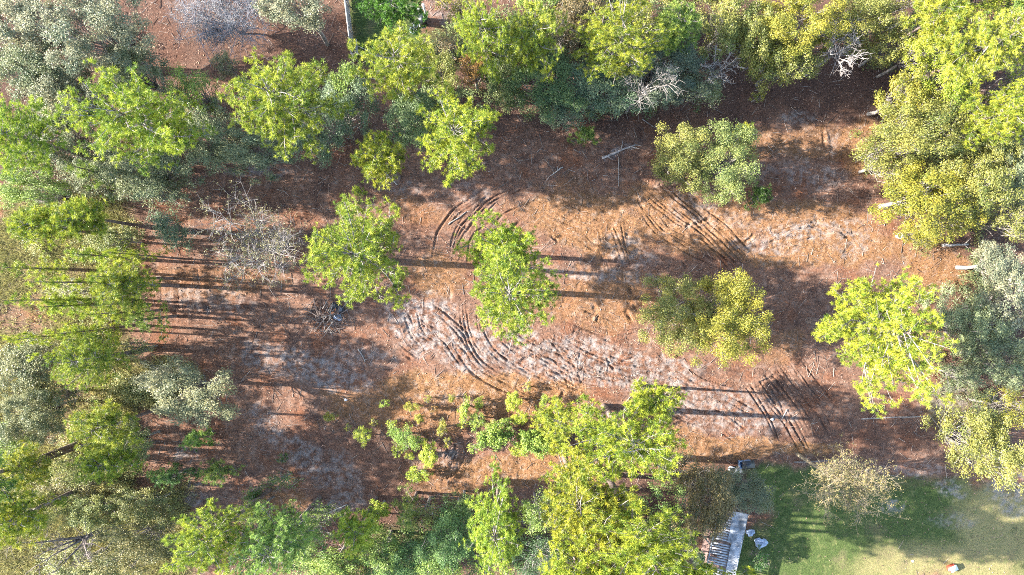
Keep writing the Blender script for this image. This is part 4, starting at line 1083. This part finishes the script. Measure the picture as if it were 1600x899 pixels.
# brush pile
bx, by = wx(512, 492)
root = empty('brush_pile', (bx, by, gz(bx, by)))
for i in range(70):
    a = random.uniform(0, 6.28); rr = random.random() ** .6 * 1.9
    c = np.array([math.cos(a) * rr * 1.1, math.sin(a) * rr * .9, .1 + .75 * max(0, 1 - rr / 2.1) * random.random()])
    d = nrm(np.array([random.gauss(0, 1), random.gauss(0, 1.0), random.gauss(0, .22)])); l = random.uniform(.8, 2.4)
    st = MB(); r = random.uniform(.015, .05)
    st.tube(np.array([c - d * l / 2, c + RNG.normal(0, .07, 3), c + d * l / 2]), np.array([r, r * .8, r * .35]), 4)
    for _ in range(2):
        d2 = nrm(d + unit(1)[0] * .8); st.tube(np.array([c, c + d2 * l * .22, c + d2 * l * .42]), np.array([r * .5, r * .35, r * .2]), 3)
    st.build('branch', random.choice((M_BARK_GREY, M_BARK_DARK, M_BARK_PINE)), root)
tag(root, 'tangled pile of cut branches beside the lone pine', 'brush pile')

# black tyre and bag beside the pile
rubber = plain_mat('black_rubber', (.015, .016, .018), .7, .4)
x, y = wx(532, 484)
ty = MB(); prof = [(.20, -.08), (.24, -.11), (.33, -.11), (.36, -.07), (.36, .07), (.33, .11), (.24, .11), (.20, .08), (.22, 0)]
ns = 28; np_ = len(prof)
VV = [(r * math.cos(k * 6.2832 / ns), r * math.sin(k * 6.2832 / ns), zz) for k in range(ns) for r, zz in prof]
ty.add(VV, None, [(k * np_ + j, ((k + 1) % ns) * np_ + j, ((k + 1) % ns) * np_ + (j + 1) % np_, k * np_ + (j + 1) % np_) for k in range(ns) for j in range(np_)])
tyre = empty('tyre', (x, y, gz(x, y) + .13)); ty.build('tread', rubber, tyre, smooth=True)
rim = MB(); rim.tube(np.array([[0, 0, -.07], [0, 0, .07]]), np.array([.2, .2]), 20, cap=True); rim.build('rim', plain_mat('rim_grey', (.35, .37, .40), .4, .2, metal=.6), tyre)
tag(tyre, 'black tyre with grey rim beside the brush pile', 'tyre')


def lump(name, u, v, s, mat, label, cat, zs=.5, seed=0, h=0.0):
    """a crumpled bag or sheet: folded sack with a tied neck"""
    x, y = wx(u, v); mb = MB()
    r = np.random.default_rng(seed)
    nu, nv = 18, 10; VV = []
    ph = r.uniform(0, 6.28, 6)
    for j in range(nv + 1):
        t = j / nv
        rad = math.sin(math.pi * min(.97, .12 + t * .85)) ** .6 * (1 - .25 * t)
        for i in range(nu):
            a = i * 6.2832 / nu
            k = 1 + .16 * math.sin(3 * a + ph[0] + t * 3) + .10 * math.sin(7 * a + ph[1] - t * 5) + r.normal(0, .05)
            VV.append((math.cos(a) * rad * k * s, math.sin(a) * rad * k * s * .8, (t * zs + r.normal(0, .02)) * s * 1.6))
    q = [(j * nu + i, j * nu + (i + 1) % nu, (j + 1) * nu + (i + 1) % nu, (j + 1) * nu + i) for j in range(nv) for i in range(nu)]
    mb.add(VV, [(nv * nu, nv * nu + i, nv * nu + i + 1) for i in range(1, nu - 1)], q)
    o = mb.build(name, mat, loc=(x, y, gz(x, y) - .03))
    tag(o, label, cat)
    return o


white = plain_mat('white_plastic', (.48, .48, .47), .45, .2)
dirty = plain_mat('mouldy_white_metal', (.25, .26, .27), .7, .6, 2.5)
bluep = plain_mat('faded_blue_plastic', (.16, .25, .40), .5, .3)
bluew = plain_mat('blue_white_sheet', (.24, .29, .38), .55, .5)
blackp = plain_mat('black_plastic', (.012, .014, .018), .45, .4)
lump('plastic_bag', 528, 496, .42, bluew, 'blue-white crumpled bag between tyre and brush pile', 'bag', .4, 1)
lump('plastic_sheet', 522, 478, .38, blackp, 'black crumpled plastic at the brush pile edge', 'bag', .35, 2)
lump('plastic_bag', 540, 625, .17, white, 'small white bag alone on the sandy soil left of shrubs', 'bag', .4, 3)
lump('tarpaulin', 1188, 848, .62, bluew, 'crumpled blue-white tarpaulin right of the ruined roof', 'tarpaulin', .3, 4)
lump('plastic_bag', 1172, 832, .42, bluew, 'blue-white bag above the tarpaulin', 'bag', .35, 5)
lump('plastic_bag', 1206, 655, .16, white, 'small white scrap beside the eastern ruts', 'bag', .4, 6)
lump('plastic_bag', 1426, 877, .14, white, 'small white scrap on the lawn left of the red and white cooler', 'bag', .4, 7)


def bucket(u, v, r, hgt, mat, label):
    x, y = wx(u, v); root = empty('bucket', (x, y, gz(x, y)))
    mb = MB(); n = 20; a = np.arange(n) * 6.2832 / n
    rings = [(r * .8, 0), (r, hgt), (r * .94, hgt), (r * .76, .03)]
    VV = [(rr * math.cos(t), rr * math.sin(t), z) for rr, z in rings for t in a]
    q = [(k * n + i, k * n + (i + 1) % n, (k + 1) * n + (i + 1) % n, (k + 1) * n + i) for k in range(3) for i in range(n)]
    mb.add(VV, [(3 * n, 3 * n + i, 3 * n + i + 1) for i in range(1, n - 1)], q); mb.build('pail', mat, root, smooth=False)
    hd = MB(); t = np.linspace(0, math.pi, 10); hd.tube(np.column_stack([np.cos(t) * r, np.sin(t) * r * .9, hgt - np.sin(t) * .05]), np.full(10, .012), 5); hd.build('handle', mat, root)
    tag(root, label, 'bucket')


bucket(1402, 369, .26, .45, white, 'white bucket at the edge of the eastern oaks')
bucket(1142, 733, .33, .7, white, 'white bucket in the junk at the lawn corner')


def tote(u, v, sx, sy, sz, rz, mat, lidm, label, name='storage_tote', cat='tote', lid_off=0.0):
    x, y = wx(u, v); root = empty(name, (x, y, gz(x, y))); root.rotation_euler.z = rz
    b = MB(); t = .03
    b.box((0, 0, t / 2 + .01), (sx, sy, t))
    for s in (-1, 1):
        b.box((s * (sx / 2 - t / 2), 0, sz / 2 + t), (t, sy, sz)); b.box((0, s * (sy / 2 - t / 2), sz / 2 + t), (sx - 2 * t, t, sz))
    b.build('body', mat, root)
    l = MB(); l.box((lid_off, 0, sz + t + .03), (sx + .05, sy + .05, .045)); l.box((lid_off, 0, sz + t + .063), (sx * .8, sy * .75, .02)); l.build('lid', lidm, root)
    for s in (-1, 1):
        g = MB(); g.box((s * (sx / 2 + .025), 0, sz * .75), (.05, .2, .05)); g.build('handle', lidm, root)
    tag(root, label, cat)


tote(1162, 724, 1.0, .6, .5, .1, bluep, blackp, 'faded blue tote with black lid in the junk at lawn corner', lid_off=.25)
tote(1484, 886, .62, .42, .42, .5, plain_mat('red_plastic', (.5, .06, .04), .4, .2), white, 'small red cooler with white lid on the yellow lawn', 'cooler', 'cooler', .06)
tote(1152, 734, .5, .5, .3, .6, plain_mat('tan_cardboard', (.36, .28, .2), .8, .2), plain_mat('tan_cardboard_lid', (.40, .31, .23), .8, .2), 'tan box between the white bucket and blue tote', 'cardboard_box', 'box')

# things in the fenced yard
x, y = wx(668, 30)
root = empty('yard_post', (x, y, gz(x, y)))
mb = MB(); mb.box((0, 0, 1.45), (.14, .14, 2.9)); mb.build('post', white, root)
mb = MB(); mb.box((-.35, 0, 2.1), (.56, .09, .09)); mb.build('arm', white, root)
mb = MB(); mb.box((0, 0, 2.93), (.2, .2, .06)); mb.build('cap', white, root)
tag(root, 'white standing post with a short arm in the fenced yard', 'post')
x, y = wx(662, 36)
root = empty('wheeled_bin', (x, y, gz(x, y))); root.rotation_euler.z = .3
mb = MB(); mb.add([(-.24, -.26, .1), (.24, -.26, .1), (.24, .26, .1), (-.24, .26, .1), (-.3, -.34, 1.0), (.3, -.34, 1.0), (.3, .34, 1.0), (-.3, .34, 1.0)], None, [(0, 3, 2, 1), (4, 5, 6, 7), (0, 1, 5, 4), (1, 2, 6, 5), (2, 3, 7, 6), (3, 0, 4, 7)])
mb.build('body', blackp, root)
mb = MB(); mb.box((0, 0, 1.04), (.68, .76, .06)); mb.build('lid', blackp, root)
for s in (-1, 1):
    w = MB(); w.tube(np.array([[s * .27, -.3, .12], [s * .33, -.3, .12]]), np.array([.12, .12]), 14, cap=True); w.build('wheel', rubber, root)
mb = MB(); mb.tube(np.array([[-.25, -.42, .98], [.25, -.42, .98]]), np.array([.02, .02]), 6, cap=True); mb.build('handle', blackp, root)
tag(root, 'black wheeled bin beside the white post in fenced yard', 'bin')
# child bicycle lying down: pale frame
x, y = wx(653, 44)
root = empty('bicycle', (x, y, gz(x, y) + .08)); root.rotation_euler.z = .5
steel = plain_mat('pale_blue_paint', (.22, .27, .33), .35, .2)
for sx in (-.48, .48):
    w = MB(); t = np.linspace(0, 6.2832, 25); w.tube(np.column_stack([sx + np.cos(t) * .28, np.sin(t) * .28, np.zeros(25)]), np.full(25, .025), 6); w.build('wheel', steel, root)
f = MB()
for a, b in (((-.48, 0), (-.05, 0)), ((-.05, 0), (-.18, .42)), ((-.18, .42), (.32, .40)), ((-.05, 0), (.32, .38)), ((.32, .46), (.48, 0)), ((-.18, .42), (-.48, 0))):
    f.tube(np.array([[a[0], a[1], .04], [b[0], b[1], .04]]), np.array([.022, .022]), 6)
f.build('frame', steel, root)
s_ = MB(); s_.box((-.2, .5, .04), (.24, .08, .14)); s_.build('saddle', blackp, root)
hb = MB(); hb.tube(np.array([[.32, .48, -.1], [.3, .55, .05], [.32, .48, .26]]), np.array([.016, .016, .016]), 6); hb.build('handlebar', steel, root)
tag(root, 'small pale bicycle lying beside the black bin in fenced yard', 'bicycle')

# fence: posts, rails, boards
wood = plain_mat('weathered_fence_wood', (.26, .24, .22), .85, .3, 3.0)
wood_l = plain_mat('pale_fence_wood', (.36, .34, .32), .85, .25, 3.0)
A0 = np.array(wx(541, -30)); A1 = np.array(wx(556, 96))
dv = A1 - A0; LN = np.linalg.norm(dv); dv /= LN; rz = math.atan2(dv[1], dv[0])
root = empty('board_fence', (A0[0], A0[1], 0)); root.rotation_euler.z = rz
for i in range(4):
    mb = MB(); mb.box((i * LN / 3, .09, .95), (.1, .1, 2.1)); mb.build('post', wood, root)
for zz in (.45, 1.55):
    mb = MB(); mb.box((LN / 2, .045, zz), (LN, .045, .1)); mb.build('rail', wood, root)
mb = MB(); mb.box((LN / 2, .035, 1.905), (LN, .13, .04)); mb.build('cap_rail', wood, root)
nb = int(LN / .155)
bm_ = None
for i in range(nb):
    if bm_ is None:
        mb = MB(); mb.box((0, 0, 0), (.14, .022, 1.75)); o = mb.build('board', wood, root); bm_ = o
    else:
        o = bm_.copy(); o.parent = root; COL.objects.link(o)
    o.location = ((i + .5) * LN / nb, random.uniform(-.004, .004), .97 + random.uniform(-.02, .02)); o.rotation_euler = (random.uniform(-.02, .02), random.uniform(-.015, .015), 0)
tag(root, 'weathered board fence running down from the top edge left of green yard', 'fence')
# leaning loose panel at the fence end
x, y = wx(550, 84)
root = empty('loose_fence_panel', (x, y, .05)); root.rotation_euler = (math.radians(-30), 0, rz)
for i in range(9):
    mb = MB(); mb.box(((i - 4) * .15, 0, .8), (.14, .02, 1.6 + random.uniform(-.05, .05))); mb.build('board', wood_l, root)
mb = MB(); mb.box((0, .03, 1.2), (1.35, .04, .08)); mb.build('rail', wood_l, root)
tag(root, 'pale loose panel leaning on the lower end of board fence', 'fence panel')

# white roofed shed glimpsed at the top edge
x, y = wx(905, 14)
root = empty('white_shed', (x, y, gz(x, y) - .05)); root.rotation_euler.z = .08
mb = MB()
for s in (-1, 1):
    mb.box((s * 1.2, 0, 1.1), (.08, 3.4, 2.2)); mb.box((0, s * 1.7, 1.1), (2.32, .08, 2.2))
mb.build('wall', plain_mat('shed_wall', (.55, .55, .53), .7, .15), root)
for s in (-1, 1):
    mb = MB(); mb.box((s * .66, 0, 2.48), (1.42, 3.8, .05), ry=s * .35)
    for k in range(7): mb.box((s * .66, -1.8 + k * .6, 2.515), (1.42, .05, .03), ry=s * .35)
    mb.build('roof_panel', dirty, root)
mb = MB(); mb.box((0, 0, 2.74), (.2, 3.84, .05)); mb.build('ridge_cap', dirty, root)
mb = MB(); mb.box((.1, -1.755, 1.0), (.9, .03, 1.95)); mb.build('door', plain_mat('shed_door', (.35, .36, .36), .6, .2), root)
tag(root, 'white-roofed shed glimpsed between trees at the top edge', 'shed')

# ruined slatted roof at the bottom edge
hR = 2.4
c0 = np.array(wx(1120, 915, hR)); c1 = np.array(wx(1144, 800, hR))
ax = c1 - c0; LR = np.linalg.norm(ax); rz = math.atan2(ax[1], ax[0]) - math.pi / 2
root = empty('ruined_shed', (c0[0], c0[1], 0)); root.rotation_euler.z = rz
grey_w = plain_mat('grey_white_board', (.24, .24, .25), .8, .5, 4.0)
rust = plain_mat('rusty_brown_floor', (.13, .08, .065), .9, .5, 3.0)
W2 = 1.15
for sx in (-1, 1):
    for yy in (0.1, LR * .5, LR - .1):
        mb = MB(); mb.box((sx * W2, yy, 1.15), (.1, .1, 2.3)); mb.build('post', grey_w, root)
    mb = MB(); mb.box((sx * W2, LR / 2, 2.36), (.12, LR + .2, .12)); mb.build('beam', grey_w, root)
mb = MB(); mb.box((0, LR / 2, .22), (2 * W2, LR, .12)); mb.build('floor', rust, root)
mb = MB(); mb.box((0, LR * .28, 1.55), (2 * W2 - .3, LR * .45, .05), rx=.06); mb.build('fallen_ceiling_panel', rust, root)
n = 30
for i in range(n):
    f = (i + .5) / n
    ln = (2 * W2 * .68) * (1 - .75 * max(0, f - .55) / .45)
    if i in (4, 5, 11): ln *= .6
    if i in (7, 17): continue
    mb = MB(); mb.box((0, 0, 0), (ln, LR / n * .66, .035)); o = mb.build('slat', grey_w if i % 3 else dirty, root)
    o.location = (W2 * .42 - ln / 2 + random.uniform(-.06, .03), f * LR, 2.445 + random.uniform(0, .02)); o.rotation_euler = (random.uniform(-.06, .06), random.uniform(-.02, .02), random.uniform(-.04, .04))
sheet_m = plain_mat('mouldy_white_sheet', (.25, .26, .27), .75, .7, 1.8)
for i in range(5):   # corrugated sheets along the right side, one lapped over the next
    sh = MB(); y0 = i * LR / 5; y1 = y0 + LR / 5 + .12; nn = 19
    w0, w1 = W2 * .36 - (.35 if i > 2 else 0), W2 + .12
    xx = np.linspace(w0, w1, nn); zz = 2.53 + .018 * np.cos(np.arange(nn) * math.pi) + i * .006
    rows = [np.column_stack([xx + random.uniform(-.03, .03), np.full(nn, yy), zz + dz]) for yy, dz in ((y0, 0), ((y0 + y1) / 2, random.uniform(-.02, .01)), (y1, .01))]
    sh.add(np.concatenate(rows), None, [(r * nn + k, r * nn + k + 1, (r + 1) * nn + k + 1, (r + 1) * nn + k) for r in range(2) for k in range(nn - 1)])
    sh.build('roof_sheet', sheet_m, root)
mb = MB(); mb.box((W2 + .14, LR / 2, 2.53), (.09, LR + .25, .05)); mb.build('edge_flashing', dirty, root)
tag(root, 'ruined narrow shed with pale slats and gaps in its roof at bottom edge', 'shed')
